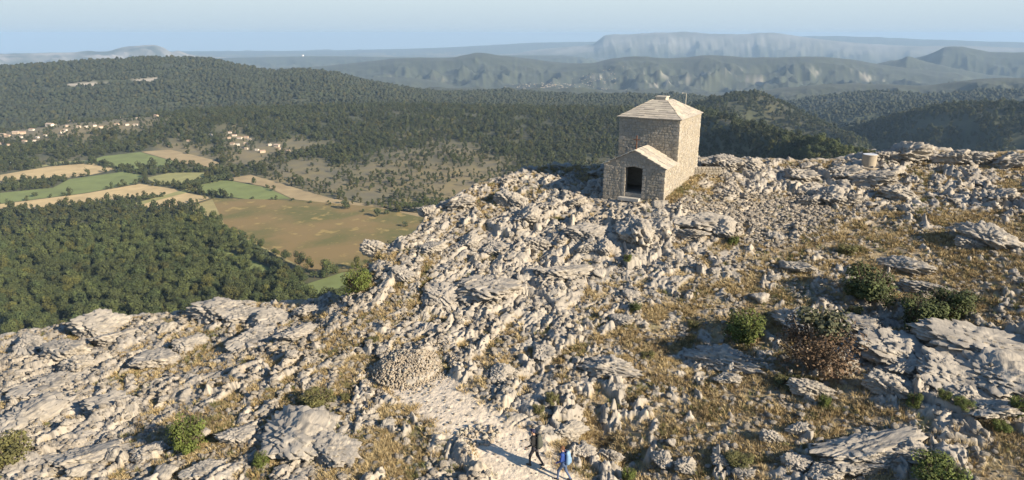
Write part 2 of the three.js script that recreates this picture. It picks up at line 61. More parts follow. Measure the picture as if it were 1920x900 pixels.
// ---------------------------------------------------------------- helpers
function rng(seed) { let a = seed >>> 0; return () => { a = (a + 0x6D2B79F5) >>> 0; let t = a; t = Math.imul(t ^ (t >>> 15), t | 1); t ^= t + Math.imul(t ^ (t >>> 7), t | 61); return ((t ^ (t >>> 14)) >>> 0) / 4294967296; }; }
const PERM = new Uint8Array(512), GR = new Float32Array(512);
{ const r = rng(77), p = [...Array(256).keys()]; for (let i = 255; i > 0; i--) { const j = Math.floor(r() * (i + 1)); [p[i], p[j]] = [p[j], p[i]]; } for (let i = 0; i < 512; i++) { PERM[i] = p[i & 255]; } for (let i = 0; i < 256; i++) { const a = r() * 6.28318; GR[2 * i] = Math.cos(a); GR[2 * i + 1] = Math.sin(a); } }
function noise(x, y) {           // gradient noise about -1..1
  const X = Math.floor(x), Y = Math.floor(y), fx = x - X, fy = y - Y, u = fx * fx * fx * (fx * (fx * 6 - 15) + 10), v = fy * fy * fy * (fy * (fy * 6 - 15) + 10);
  const a = PERM[X & 255] + (Y & 255), b = PERM[(X + 1) & 255] + (Y & 255);
  const h = (k, dx, dy) => { const g = PERM[k & 511] << 1; return GR[g] * dx + GR[g + 1] * dy; };
  const n0 = h(a, fx, fy), n1 = h(b, fx - 1, fy), n2 = h(a + 1, fx, fy - 1), n3 = h(b + 1, fx - 1, fy - 1);
  return 1.5 * (n0 + u * (n1 - n0) + v * (n2 - n0 + u * (n0 - n1 - n2 + n3)));
}
function fbm(x, y, o = 4, g = 0.5) { let s = 0, a = 1, n = 0; for (let i = 0; i < o; i++) { s += a * noise(x, y); n += a; a *= g; x = x * 2.03 + 17.1; y = y * 2.03 - 9.7; } return s / n; }
function ridged(x, y, o = 3) { let s = 0, a = 1, n = 0; for (let i = 0; i < o; i++) { const r = 1 - Math.abs(noise(x, y)); s += a * r * r; n += a; a *= 0.5; x = x * 2.1 + 5.3; y = y * 2.1 + 8.9; } return s / n; }
const hash = (x, y) => { let h = Math.imul(x, 374761393) + Math.imul(y, 668265263); h = Math.imul(h ^ (h >>> 13), 1274126177); return ((h ^ (h >>> 16)) >>> 0) / 4294967296; };
const WO = [0, 0, 0, 0, 0, 0];
function worley(x, y) {          // WO = [F1, F2, cell value]
  const X = Math.floor(x), Y = Math.floor(y); let a = 9, b = 9, id = 0, ox = 0, oy = 0, id2 = 0;
  for (let j = -1; j < 2; j++) for (let i = -1; i < 2; i++) {
    const cx = X + i, cy = Y + j, dx = cx + hash(cx, cy) - x, dy = cy + hash(cx + 911, cy - 37) - y, d = dx * dx + dy * dy;
    if (d < a) { b = a; a = d; id = hash(cx + 13, cy + 71); id2 = hash(cx - 57, cy + 29); ox = dx; oy = dy; } else if (d < b) b = d;
  }
  WO[0] = Math.sqrt(a); WO[1] = Math.sqrt(b); WO[2] = id; WO[3] = ox * (id2 - 0.5) + oy * (((id2 * 7.31) % 1) - 0.5); return WO;
}
const clamp = (x, a = 0, b = 1) => Math.min(b, Math.max(a, x));
const sstep = (a, b, x) => { const t = clamp((x - a) / (b - a)); return t * t * (3 - 2 * t); };
const lerp = (a, b, t) => a + (b - a) * t;
const mix3 = (a, b, t) => [lerp(a[0], b[0], t), lerp(a[1], b[1], t), lerp(a[2], b[2], t)];
const TAKEN = {};
function numbered(n) { TAKEN[n] = (TAKEN[n] ?? -1) + 1; return TAKEN[n] ? `${n}_${String(TAKEN[n]).padStart(3, '0')}` : n; }
function tag(o, label, category, group, kind) { if (label) o.userData.label = label; if (category) o.userData.category = category; if (group) o.userData.group = group; if (kind) o.userData.kind = kind; return o; }
function shadowed(o) { o.castShadow = o.receiveShadow = true; return o; }
function mesh(name, geo, mat, parent) { const m = shadowed(new THREE.Mesh(geo, mat)); m.name = name; if (parent) parent.add(m); return m; }
function thing(name, label, category, group, pos) { const g = new THREE.Group(); g.name = numbered(name); tag(g, label, category, group); if (pos) g.position.set(...pos); scene.add(g); return g; }
function stuff(name, label, category) { const g = new THREE.Group(); g.name = numbered(name); tag(g, label, category, null, 'stuff'); scene.add(g); return g; }
function setting(name, geo, mat, label, category) { const m = mesh(numbered(name), geo, mat, scene); tag(m, label, category, null, 'structure'); return m; }
const ORD = ['first', 'second', 'third', 'fourth', 'fifth', 'sixth', 'seventh', 'eighth', 'ninth', 'tenth', 'eleventh', 'twelfth', 'thirteenth', 'fourteenth', 'fifteenth', 'sixteenth', 'seventeenth', 'eighteenth', 'nineteenth', 'twentieth', 'twenty-first', 'twenty-second', 'twenty-third', 'twenty-fourth', 'twenty-fifth', 'twenty-sixth', 'twenty-seventh', 'twenty-eighth'];
const leftToRight = (l) => [...l].sort((a, b) => Math.atan2(a[0], -a[1]) - Math.atan2(b[0], -b[1]));
const rgb = (r, g, b) => new THREE.Color().setRGB(r, g, b);
function grainTexture(seed, size, fn) {           // grey or tinted grain, 1 = unchanged
  const d = new Uint8Array(size * size * 4), r = rng(seed);
  for (let j = 0; j < size; j++) for (let i = 0; i < size; i++) { const c = fn(i / size, j / size, r), k = (j * size + i) * 4; for (let q = 0; q < 3; q++) d[k + q] = clamp(c[q] ?? c, 0, 1) * 255; d[k + 3] = 255; }
  const t = new THREE.DataTexture(d, size, size); t.wrapS = t.wrapT = THREE.RepeatWrapping; t.magFilter = THREE.LinearFilter; t.minFilter = THREE.LinearMipmapLinearFilter; t.generateMipmaps = true; t.needsUpdate = true; return t;
}
// periodic noise for textures
function pnoise(x, y, per) { const X = Math.floor(x), Y = Math.floor(y), fx = x - X, fy = y - Y, u = fx * fx * (3 - 2 * fx), v = fy * fy * (3 - 2 * fy), m = (k) => ((k % per) + per) % per; const h = (a, b) => hash(m(a) + per * 7, m(b) + per * 3); return lerp(lerp(h(X, Y), h(X + 1, Y), u), lerp(h(X, Y + 1), h(X + 1, Y + 1), u), v); }
const pf = (u, v, base, o) => { let s = 0, a = 1, n = 0, p = base; for (let i = 0; i < o; i++) { s += a * pnoise(u * p, v * p, p); n += a; a *= 0.6; p *= 2; } return s / n; };
const bumpGrain = grainTexture(3, 512, (u, v, r) => { const n = pf(u, v, 8, 6); return [n, n, n]; });
const rockGrain = grainTexture(4, 512, (u, v, r) => { const n = 0.9 + 0.5 * (pf(u, v, 6, 6) - 0.5) + 0.2 * (r() - 0.5); const s = pf(u + 0.3, v, 24, 3) > 0.66 ? 0.82 : 1; return [n * s, n * s, n * s]; });

// ---------------------------------------------------------------- the near limestone ridge
const CR = CREST.map(([a, r]) => [a / 100, r]).sort((p, q) => p[0] - q[0]);
function crestR(az) { if (az <= CR[0][0]) return CR[0][1]; for (let i = 1; i < CR.length; i++) if (az < CR[i][0]) return lerp(CR[i - 1][1], CR[i][1], (az - CR[i - 1][0]) / (CR[i][0] - CR[i - 1][0])); return CR[CR.length - 1][1]; }
function baseY(x, z) {
  let h = TPS_PLANE[0] + TPS_PLANE[1] * x + TPS_PLANE[2] * z;
  for (let i = 0; i < TPS_POINTS.length; i++) { const p = TPS_POINTS[i], d = (p[0] - x) ** 2 + (p[1] - z) ** 2; if (d > 1e-9) h += p[2] * d * Math.log(d) * 0.5; }
  for (const c of HOLLOWS) { const d = (x - c[0]) ** 2 + (z - c[1]) ** 2; if (d < c[2] * c[2] * 5) h -= c[3] * Math.exp(-d / (c[2] * c[2]) * 1.6); }
  return h;
}
function pathDist(x, z) { let m = 1e9; for (let i = 1; i < PATH_LINE.length; i++) { const [ax, az] = PATH_LINE[i - 1], [bx, bz] = PATH_LINE[i], dx = bx - ax, dz = bz - az, t = clamp(((x - ax) * dx + (z - az) * dz) / (dx * dx + dz * dz)); m = Math.min(m, Math.hypot(x - ax - t * dx, z - az - t * dz)); } return m; }
const CHX = [0.866, 0.5], CHW = [0.5, -0.866], CHC = [13.25, -54.4];   // chapel axes: along the front, into the depth; front right tower corner
function chapelLocal(x, z) { const dx = x - CHC[0], dz = z - CHC[1]; return [dx * CHX[0] + dz * CHX[1], dx * CHW[0] + dz * CHW[1]]; }
const G = { h: 0, rock: 0, path: 0, scree: 0, cover: 0, crack: 0, tone: 0 };
function detail(x, z) {
  let cover = 0; for (const c of COVER) { const d = (x - c[0]) ** 2 + (z - c[1]) ** 2, r = c[2]; if (d < r * r * 6) cover += c[3] * Math.exp(-d / (r * r) * 1.3); }
  let scree = 0; for (const c of SCREE) scree += Math.exp(-((x - c[0]) ** 2 + (z - c[1]) ** 2) / (c[2] * c[2]) * 2);
  scree = clamp(scree);
  const pd = pathDist(x, z) + 0.5 * noise(x * 0.7, z * 0.7) + 0.25 * noise(x * 2.3, z * 2.3), path = 1 - sstep(1.1, 1.9, pd);
  const wx = x + 0.9 * noise(x * 0.3, z * 0.3 + 40), wz = z + 0.9 * noise(x * 0.3 + 70, z * 0.3);
  const p = 0.45 * wx - 0.893 * wz, q = 0.893 * wx + 0.45 * wz;
  const rib = ridged(p / 6 + 3.1, q / 3, 2) - 0.55;
  const lump = fbm(x / 6.5 + 11, z / 6.5, 3);
  const m = rib * 0.5 + lump * 0.6 - cover * 0.72 + 0.24 + 0.95 * fbm(p * 0.6, q * 0.95 + 9, 4, 0.62) - scree * 0.65 - 0.42 * sstep(0.1, 0.5, noise(p * 0.85 + 40, q * 1.5)) - 0.3 * sstep(0.15, 0.5, noise(x * 2.3 + 7, z * 2.3));
  let rock = sstep(-0.1, 0.06, m) * (1 - path);
  const ph = q / 1.25 + 0.9 * noise(p / 3.1, q / 2.2 + 5) + 0.25 * noise(p * 0.9, q * 0.9), f = ph - Math.floor(ph);
  const saw = (1 - f) * sstep(0, 0.07, f), sawA = 0.06 + 0.24 * sstep(-0.2, 0.6, noise(x / 4 + 31, z / 4));
  worley((p + 0.2 * noise(x * 1.7, z * 1.7)) / 1.25, q / 0.85); const crack = (1 - sstep(0.0, 0.11, WO[1] - WO[0])), blockH = WO[2], tilt1 = WO[3];
  worley(p / 0.52 + 0.5 * noise(x * 2, z * 2), q / 0.3); const pit = 1 - sstep(0, 0.22, WO[1] - WO[0]), pitH = WO[2], tilt2 = WO[3];
  worley((p + 0.4 * noise(x * 0.8, z * 0.8)) / 3.4, (q + 0.3 * noise(z * 0.8, x * 0.8)) / 2.1); const crackL = 1 - sstep(0, 0.07, WO[1] - WO[0]), blockL = WO[2], tiltL = WO[3]; worley(x / 0.15, z / 0.15); const peb = WO[2] * (1 - sstep(0.1, 0.7, WO[0])), WO2 = WO[2];
  const rough = 0.12 + 0.88 * sstep(-0.15, 0.3, noise(x / 3.3 + 5, z / 3.3 + 80));       // smooth slabs against broken rock
  const fine = fbm(x * 2.6, z * 2.6, 4, 0.55), rg = ridged(x * 1.4 + 9, z * 1.4, 3);
  const tall = sstep(-0.1, 0.5, m);
  const hr = 0.26 * (rib + 0.2) + (blockL - 0.5) * 0.36 + tiltL * 0.95 - crackL * 0.3 + sawA * 0.8 * (saw - 0.5) + 0.2 * lump + (blockH - 0.4) * (0.04 + 0.07 * rough) + tilt1 * (0.18 + 0.32 * rough) - crack * (0.09 + 0.1 * rough) + rough * ((pitH - 0.5) * 0.04 + tilt2 * 0.22 - 0.08 * pit + 0.05 * fine + 0.06 * (rg - 0.5)) + 0.05 * (WO2 - 0.5) * rough + 0.03 * fine;
  const hs = 0.12 * lump + 0.05 * fine - 0.08 + 0.05 * peb * (0.4 + scree);
  let h = lerp(hs, hs + 0.07 + (0.14 + 0.82 * tall) * (hr + 0.16), rock);
  h = lerp(h, 0.02 * fine + 0.015 * peb - 0.05, path);
  { const tc = crestR(Math.atan2(x, -z)) - Math.hypot(x, z); h *= 1 - 0.35 * sstep(4, 0.5, tc); }
  const [a, b] = chapelLocal(x, z), near = sstep(2.2, 0.3, Math.max(a, -5 - a, b - 6.4, -3 - b)); h *= 1 - 0.75 * near;
  G.h = h; G.rock = rock; G.path = path; G.scree = scree; G.cover = cover; G.crack = crack * rock; G.tone = blockH; G.rough = rough; G.saw = f; return G;
}
function dropAt(x, z) { const r = Math.hypot(x, z), az = Math.atan2(x, -z), t = r - crestR(az) - 0.6 * noise(x * 0.35, z * 0.35); return t > 0 ? 1.9 * (Math.sqrt(t * t + 2.2) - 1.483) : 0; }
function groundY(x, z) { return baseY(x, z) + detail(x, z).h - dropAt(x, z); }
const M = {};
M.rock = new THREE.MeshStandardMaterial({ vertexColors: true, roughness: 0.95, map: rockGrain, bumpMap: bumpGrain, bumpScale: 0.08 });
const LIME = [0.41, 0.375, 0.322], LIMEG = [0.235, 0.22, 0.20], STRAW = [0.33, 0.255, 0.14], SOIL = [0.31, 0.26, 0.19], GRAVEL = [0.62, 0.54, 0.435], OCHRE = [0.36, 0.28, 0.18];
function groundColour(x, z, g) {
  const n = fbm(x * 0.8, z * 0.8, 4), n2 = noise(x * 5.3, z * 5.3), n3 = fbm(x * 0.22 + 9, z * 0.22, 2);
  let c = mix3(LIME, LIMEG, clamp(0.35 + n * 0.9 + 0.25 * n2));
  c = mix3(c, OCHRE, clamp(n3 * 0.8 - 0.05) * 0.5);
  let s = mix3(SOIL, STRAW, clamp(0.45 + 0.8 * noise(x * 1.9, z * 1.9) + 0.4 * n2));
  s = mix3(s, [0.13, 0.13, 0.055], clamp(noise(x * 0.6 + 50, z * 0.6) * 1.2 - 0.35));
  s = mix3(s, GRAVEL, g.scree * 0.75);
  c = mix3(s, c, g.rock); c = mix3(c, GRAVEL, g.path);
  const k = 1 + 0.16 * n2; return [c[0] * k, c[1] * k, c[2] * k];
}
const ridge = new THREE.Group(); ridge.name = 'limestone_ridge'; tag(ridge, 'pale broken limestone ridge with tufts of dry grass', 'rock ridge', null, 'structure'); scene.add(ridge);
{
  const NA = 990, N1 = 560, N2 = 44, A0 = -0.86, A1 = 0.86, NR = N1 + N2 + 1;
  const pos = new Float32Array((NA + 1) * NR * 3), col = new Float32Array(pos.length), uv = new Float32Array((NA + 1) * NR * 2), isPath = new Uint8Array((NA + 1) * NR);
  for (let i = 0; i <= NA; i++) {
    const az = lerp(A0, A1, i / NA), R = crestR(az) + 1.5, sx = Math.sin(az), cz = -Math.cos(az);
    for (let j = 0; j < NR; j++) {
      const r = j <= N1 ? 15 * Math.pow(R / 15, j / N1) : R + 0.12 * Math.pow(2200, (j - N1) / N2) - 0.12;
      let x = sx * r, z = cz * r; const k = i * NR + j;
      let y = j <= N1 + 18 ? baseY(x, z) : baseY(sx * (R + 2), cz * (R + 2));
      const g = detail(x, z); y += g.h - dropAt(x, z);
      pos[3 * k] = x; pos[3 * k + 1] = y; pos[3 * k + 2] = z; uv[2 * k] = x / 2.6; uv[2 * k + 1] = z / 2.6;
      const c = groundColour(x, z, g); col[3 * k] = c[0]; col[3 * k + 1] = c[1]; col[3 * k + 2] = c[2]; isPath[k] = g.path > 0.5 ? 1 : 0;
    }
  }
  const a = [], b = [];
  for (let i = 0; i < NA; i++) for (let j = 0; j < NR - 1; j++) { const k = i * NR + j, l = k + NR; (isPath[k] && isPath[l] && isPath[k + 1] ? b : a).push(k, l, k + 1, l, l + 1, k + 1); }
  const g = new THREE.BufferGeometry(); g.setAttribute('position', new THREE.BufferAttribute(pos, 3)); g.setAttribute('color', new THREE.BufferAttribute(col, 3)); g.setAttribute('uv', new THREE.BufferAttribute(uv, 2));
  g.setIndex(a.concat(b)); g.computeVertexNormals(); g.setIndex(a);
  mesh('bedrock', g, M.rock, ridge);
  // the trail: the cells of the same sheet that lie on it, with vertices of their own
  const map = new Map(), idx = b.map((k) => { if (!map.has(k)) map.set(k, map.size); return map.get(k); });
  const g2 = new THREE.BufferGeometry();
  for (const [n, s] of [['position', 3], ['normal', 3], ['color', 3], ['uv', 2]]) { const src = g.getAttribute(n).array, o = new Float32Array(map.size * s); for (const [k, q] of map) for (let t = 0; t < s; t++) o[q * s + t] = src[k * s + t]; g2.setAttribute(n, new THREE.BufferAttribute(o, s)); }
  g2.setIndex(idx); setting('path', g2, M.rock, 'pale gravel footpath trodden across the limestone ridge', 'path');
}
console.log('ridge');
// ---------------------------------------------------------------- rocks lying on and rooted in the ridge
function noise3(x, y, z) { return (noise(x + 3.1 * z, y - 1.7 * z) + noise(y + 2.3 * x + 19, z + 0.7 * x) + noise(z - 1.9 * y + 7, x + 1.3 * y)) / 2; }
function rockGeometry(seed, detailLevel, jag) {
  const r = rng(seed); let g = new THREE.IcosahedronGeometry(1, detailLevel); g.deleteAttribute('uv'); g.deleteAttribute('normal'); g = mergeVertices(g, 1e-4);
  const planes = []; for (let i = 0; i < 13; i++) { const n = new THREE.Vector3(r() - 0.5, r() - 0.5, r() - 0.5).normalize(); planes.push([n, 0.52 + 0.34 * r()]); }
  const p = g.getAttribute('position'), v = new THREE.Vector3(), col = new Float32Array(p.count * 3), uv = new Float32Array(p.count * 2), o = seed * 3.7;
  for (let i = 0; i < p.count; i++) {
    v.fromBufferAttribute(p, i); let s = 1; for (const [n, d] of planes) { const c = v.dot(n); if (c > 1e-3) s = Math.min(s, d / c); }
    s *= 1 + jag * (0.26 * noise3(v.x * 2.2 + o, v.y * 2.2, v.z * 2.2) + 0.16 * noise3(v.x * 5 + o, v.y * 5, v.z * 5) + 0.11 * noise3(v.x * 11 + o, v.y * 11, v.z * 11) - 0.10 * Math.pow(Math.abs(noise3(v.x * 3.1 + o, v.y * 6, v.z * 3.1)), 0.5) + 0.1 - 0.13 * (1 - sstep(0, 0.09, Math.abs(noise3(v.x * 1.9 + o + 5, v.y * 1.2, v.z * 1.5)))) - 0.06 * (1 - sstep(0, 0.12, Math.abs(noise3(v.x * 4.3 + o, v.y * 3, v.z * 3.6)))));
    v.multiplyScalar(s); p.setXYZ(i, v.x, v.y, v.z);
    const t = clamp(0.4 + 0.8 * noise3(v.x * 1.6 + o, v.y * 1.6, v.z * 1.6) + 0.4 * noise(v.x * 9 + o, v.z * 9)), c = mix3(LIME, LIMEG, t);
    col.set(c, 3 * i); uv[2 * i] = v.x * 0.5 + v.y * 0.2; uv[2 * i + 1] = v.z * 0.5 + v.y * 0.45;
  }
  g.setAttribute('color', new THREE.BufferAttribute(col, 3)); g.setAttribute('uv', new THREE.BufferAttribute(uv, 2)); g.computeVertexNormals(); return g;
}
const bigRocks = [1, 2, 3, 4, 5, 6].map((s) => rockGeometry(s, 15, 1)), midRocks = [11, 12, 13, 14, 15, 16].map((s) => rockGeometry(s, 4, 1)), stones = [21, 22, 23, 24].map((s) => rockGeometry(s, 1, 0.9));
{
  const r = rng(5);
  ROCK_SPOTS.forEach(([x, z, w, len, turn, hr], i) => {
    const m = mesh('rock', bigRocks[i % 6], M.rock, ridge); const s = w * 0.52;
    m.position.set(x, baseY(x, z) + s * hr * 0.25, z); m.scale.set(s, s * (0.2 + hr * 0.66), s * len); m.rotation.set((r() - 0.5) * 0.3, -turn * Math.PI / 180 + (r() - 0.5) * 0.3 - 0.35, (r() - 0.5) * 0.5);
  });
  let n = ROCK_SPOTS.length, tries = 0;
  while (n < 296 && tries++ < 6000) {
    const az = lerp(-0.72, 0.72, r()), rr = lerp(24, crestR(az) - 0.3, Math.sqrt(r())), x = Math.sin(az) * rr, z = -Math.cos(az) * rr, g = detail(x, z);
    const [a, b] = chapelLocal(x, z); if (a > -5.8 && a < 0.8 && b > -4 && b < 7) continue;
    if (g.path > 0.05 || g.rock < 0.5 * r() || pathDist(x, z) < 1.9) continue;
    const s = 0.22 + 0.42 * Math.pow(r(), 2.2), m = mesh('rock', midRocks[n % 6], M.rock, ridge);
    m.position.set(x, baseY(x, z) + g.h - s * 0.05, z); m.scale.set(s * (0.8 + 0.5 * r()), s * (0.5 + 0.4 * r()), s * (0.9 + 0.9 * r())); m.rotation.set((r() - 0.5) * 0.5, -0.46 + (r() - 0.5) * 1.2, (r() - 0.5) * 0.6); n++;
  }
}
const dummy = new THREE.Object3D(), tint = new THREE.Color();
function instances(name, geo, mat, list, parent) {
  const m = new THREE.InstancedMesh(geo, mat, list.length); m.name = name; shadowed(m);
  list.forEach((t, i) => { dummy.position.set(t.x, t.y, t.z); dummy.rotation.set(t.rx ?? 0, t.ry ?? 0, t.rz ?? 0, 'YXZ'); dummy.scale.set(t.sx, t.sy ?? t.sx, t.sz ?? t.sx); dummy.updateMatrix(); m.setMatrixAt(i, dummy.matrix); if (t.c) m.setColorAt(i, tint.setRGB(t.c[0], t.c[1], t.c[2])); });
  if (parent) parent.add(m); return m;
}
function sampleSpot(r) { const az = lerp(-0.74, 0.74, r()), R = crestR(az) - 0.2, rr = Math.sqrt(lerp(21 * 21, R * R, r())); return [Math.sin(az) * rr, -Math.cos(az) * rr]; }
{
  const r = rng(91), lists = stones.map(() => []); let n = 0, tries = 0;
  while (n < 30000 && tries++ < 260000) {
    const [x, z] = sampleSpot(r), g = detail(x, z), c = noise(x * 0.5 + 3, z * 0.5);
    const want = g.path > 0.3 ? 0.07 : g.scree > 0.3 ? 0.9 : 0.1 + 0.45 * sstep(-0.2, 0.6, c) * (1 - 0.6 * g.rock);
    if (r() > want) continue; const [a, b] = chapelLocal(x, z); if (a > -5 && a < 0 && b > -3 && b < 6) continue;
    const s = (g.path > 0.3 ? 0.035 : 0.05) + (g.path > 0.3 ? 0.06 : 0.15) * Math.pow(r(), 3), k = 0.75 + 0.35 * r();
    lists[n % 4].push({ x, y: baseY(x, z) + g.h - dropAt(x, z) + s * 0.3, z, sx: s * (0.8 + 0.6 * r()), sy: s * (0.6 + 0.4 * r()), sz: s * (0.8 + 0.6 * r()), ry: r() * 6.3, rx: r() - 0.5, c: [k, k * 0.98, k * 0.95] }); n++;
  }
  const g = stuff('loose_stones', 'loose pale stones and rubble strewn over the ridge', 'stones');
  lists.forEach((l, i) => instances('stones', stones[i], M.rock, l, g));
}
console.log('rocks');
// ---------------------------------------------------------------- dry grass and low scrub
function bladeTuft(seed, n, spread, h, w, lean) {
  const r = rng(seed), P = [], I = [], C = [];
  for (let i = 0; i < n; i++) {
    const a = r() * 6.28, d = spread * Math.sqrt(r()), x = Math.cos(a) * d, z = Math.sin(a) * d, b = r() * 6.28, l = lean * (0.3 + r()), hh = h * (0.5 + 0.5 * r()), ww = w * (0.6 + 0.6 * r()), tx = Math.cos(a) * l + (r() - 0.5) * 0.4 * l, tz = Math.sin(a) * l + (r() - 0.5) * 0.4 * l, k = P.length / 3, cx = Math.cos(b) * ww, cz = Math.sin(b) * ww;
    P.push(x - cx, -0.04, z - cz, x + cx, -0.04, z + cz, x + tx * 0.4 - cx * 0.8, hh * 0.6, z + tz * 0.4 - cz * 0.8, x + tx * 0.4 + cx * 0.8, hh * 0.6, z + tz * 0.4 + cz * 0.8, x + tx, hh, z + tz); I.push(k, k + 1, k + 2, k + 1, k + 3, k + 2, k + 2, k + 3, k + 4);
    const t = 0.75 + 0.5 * r(); for (let q = 0; q < 5; q++) C.push(t, t, t);
  }
  const g = new THREE.BufferGeometry(); g.setAttribute('position', new THREE.Float32BufferAttribute(P, 3)); g.setAttribute('color', new THREE.Float32BufferAttribute(C, 3)); g.setIndex(I); g.computeVertexNormals(); return g;
}
M.grass = new THREE.MeshStandardMaterial({ vertexColors: true, roughness: 0.9, side: THREE.DoubleSide });
{
  const tufts = [bladeTuft(1, 22, 0.11, 0.26, 0.011, 0.14), bladeTuft(2, 26, 0.16, 0.2, 0.012, 0.2), bladeTuft(3, 18, 0.08, 0.36, 0.01, 0.12)], lists = tufts.map(() => []), r = rng(17); let n = 0, tries = 0;
  while (n < 31000 && tries++ < 400000) {
    const [x, z] = sampleSpot(r), g = detail(x, z), c = noise(x * 0.55 + 8, z * 0.55), [a, b] = chapelLocal(x, z);
    if (a > -5.1 && a < 0.1 && b > -3.1 && b < 6.1) continue;
    const side = a > 0 && a < 0.9 && b > -3 && b < 6;
    let want = (1 - g.rock) * (0.18 + 0.9 * sstep(-0.3, 0.5, c) * (0.45 + g.cover)) * (1 - g.path) * (1 - 0.95 * g.scree) + 0.03 * g.crack; if (side) want = 0.8;
    if (r() > want) continue;
    const kind = r() < 0.42 ? 0 : r() < 0.7 ? 1 : 2, s = 0.6 + 0.7 * r(), u = r() + 0.5 * noise(x * 0.4 + 60, z * 0.4);
    const col = u < 0.4 ? [0.44, 0.355, 0.20] : u < 0.66 ? [0.34, 0.255, 0.125] : u < 0.9 ? [0.22, 0.165, 0.09] : [0.13, 0.135, 0.05];
    lists[kind].push({ x, y: baseY(x, z) + g.h - dropAt(x, z), z, sx: s, sy: s * (0.55 + 0.45 * r()), ry: r() * 6.3, c: col }); n++;
  }
  const g = stuff('dry_grass', 'golden dry grass growing between the rocks', 'grass');
  lists.forEach((l, i) => instances('grass_tufts', tufts[i], M.grass, l, g));
  console.log('grass', n);
}
// leafy crowns: many small faces spread through lobes
function leafCrown(seed, o) {     // o: lobes, leaves, leaf size, flat, core
  const r = rng(seed), P = [], I = [], C = [], N = [], lobes = [];
  for (let i = 0; i < o.lobes; i++) { const a = r() * 6.283, d = i ? o.spread * (0.35 + 0.65 * Math.sqrt(r())) : 0, y = o.y0 + (o.y1 - o.y0) * (i ? r() : 0.75) * (1 - 0.45 * d * d); lobes.push([Math.cos(a) * d, y, Math.sin(a) * d, o.rad * (0.6 + 0.6 * r()), 0.8 + 0.4 * r()]); }
  const v = new THREE.Vector3(), t1 = new THREE.Vector3(), t2 = new THREE.Vector3();
  for (let i = 0; i < o.leaves; i++) {
    const L = lobes[Math.floor(r() * lobes.length)]; v.set(r() * 2 - 1, r() * 2 - 1, r() * 2 - 1); if (v.lengthSq() > 1 || v.lengthSq() < 0.01) { i--; continue; }
    v.normalize(); const out = v.clone(), d = L[3] * (0.72 + 0.36 * Math.pow(r(), 0.7)); v.multiplyScalar(d); v.y *= o.flat ?? 0.85; v.x += L[0]; v.y += L[1]; v.z += L[2]; if (v.y < 0.02) { i--; continue; }
    const nn = out.add(new THREE.Vector3(r() - 0.5, r() - 0.2, r() - 0.5).multiplyScalar(1.5)).normalize(); t1.set(r() - 0.5, r() - 0.5, r() - 0.5).cross(nn).normalize(); t2.crossVectors(nn, t1);
    const s = o.leaf * (0.6 + 0.8 * r()), k = P.length / 3, bend = s * 0.35;
    for (const [a, b, c] of [[-1, 0, 0], [0, -0.62, 1], [1, 0, 0], [0, 0.62, 1]]) P.push(v.x + t1.x * a * s + t2.x * b * s + nn.x * c * bend, v.y + t1.y * a * s + t2.y * b * s + nn.y * c * bend, v.z + t1.z * a * s + t2.z * b * s + nn.z * c * bend);
    I.push(k, k + 1, k + 3, k + 1, k + 2, k + 3); const q = L[4] * (0.7 + 0.6 * r()); for (let j = 0; j < 4; j++) C.push(q, q, q * 0.95);
  }
  const g = new THREE.BufferGeometry(); g.setAttribute('position', new THREE.Float32BufferAttribute(P, 3)); g.setAttribute('color', new THREE.Float32BufferAttribute(C, 3)); g.setIndex(I); g.computeVertexNormals(); return g;
}
function limb(points, r0, r1, seg = 5) { const c = new THREE.CatmullRomCurve3(points.map((p) => new THREE.Vector3(...p))), n = points.length * 2, g = new THREE.TubeGeometry(c, n, 1, seg), p = g.getAttribute('position'), q = new THREE.Vector3(); for (let i = 0; i <= n; i++) { c.getPointAt(i / n, q); const rr = lerp(r0, r1, i / n); for (let j = 0; j <= seg; j++) { const k = i * (seg + 1) + j; p.setXYZ(k, q.x + (p.getX(k) - q.x) * rr, q.y + (p.getY(k) - q.y) * rr, q.z + (p.getZ(k) - q.z) * rr); } } g.computeVertexNormals(); return g; }
function plain(g) { const h = g.index ? g.toNonIndexed() : g; for (const n of Object.keys(h.attributes)) if (!['position', 'normal'].includes(n)) h.deleteAttribute(n); return h; }
const leafMat = (r, g, b) => new THREE.MeshStandardMaterial({ vertexColors: true, color: rgb(r, g, b), roughness: 0.85, side: THREE.DoubleSide });
M.juniper = leafMat(0.05, 0.066, 0.02); M.green = leafMat(0.075, 0.098, 0.02); M.brown = leafMat(0.105, 0.068, 0.042); M.dull = leafMat(0.11, 0.108, 0.04); M.greyGreen = leafMat(0.07, 0.075, 0.04); M.bark = new THREE.MeshStandardMaterial({ color: rgb(0.13, 0.10, 0.075), roughness: 0.95 });
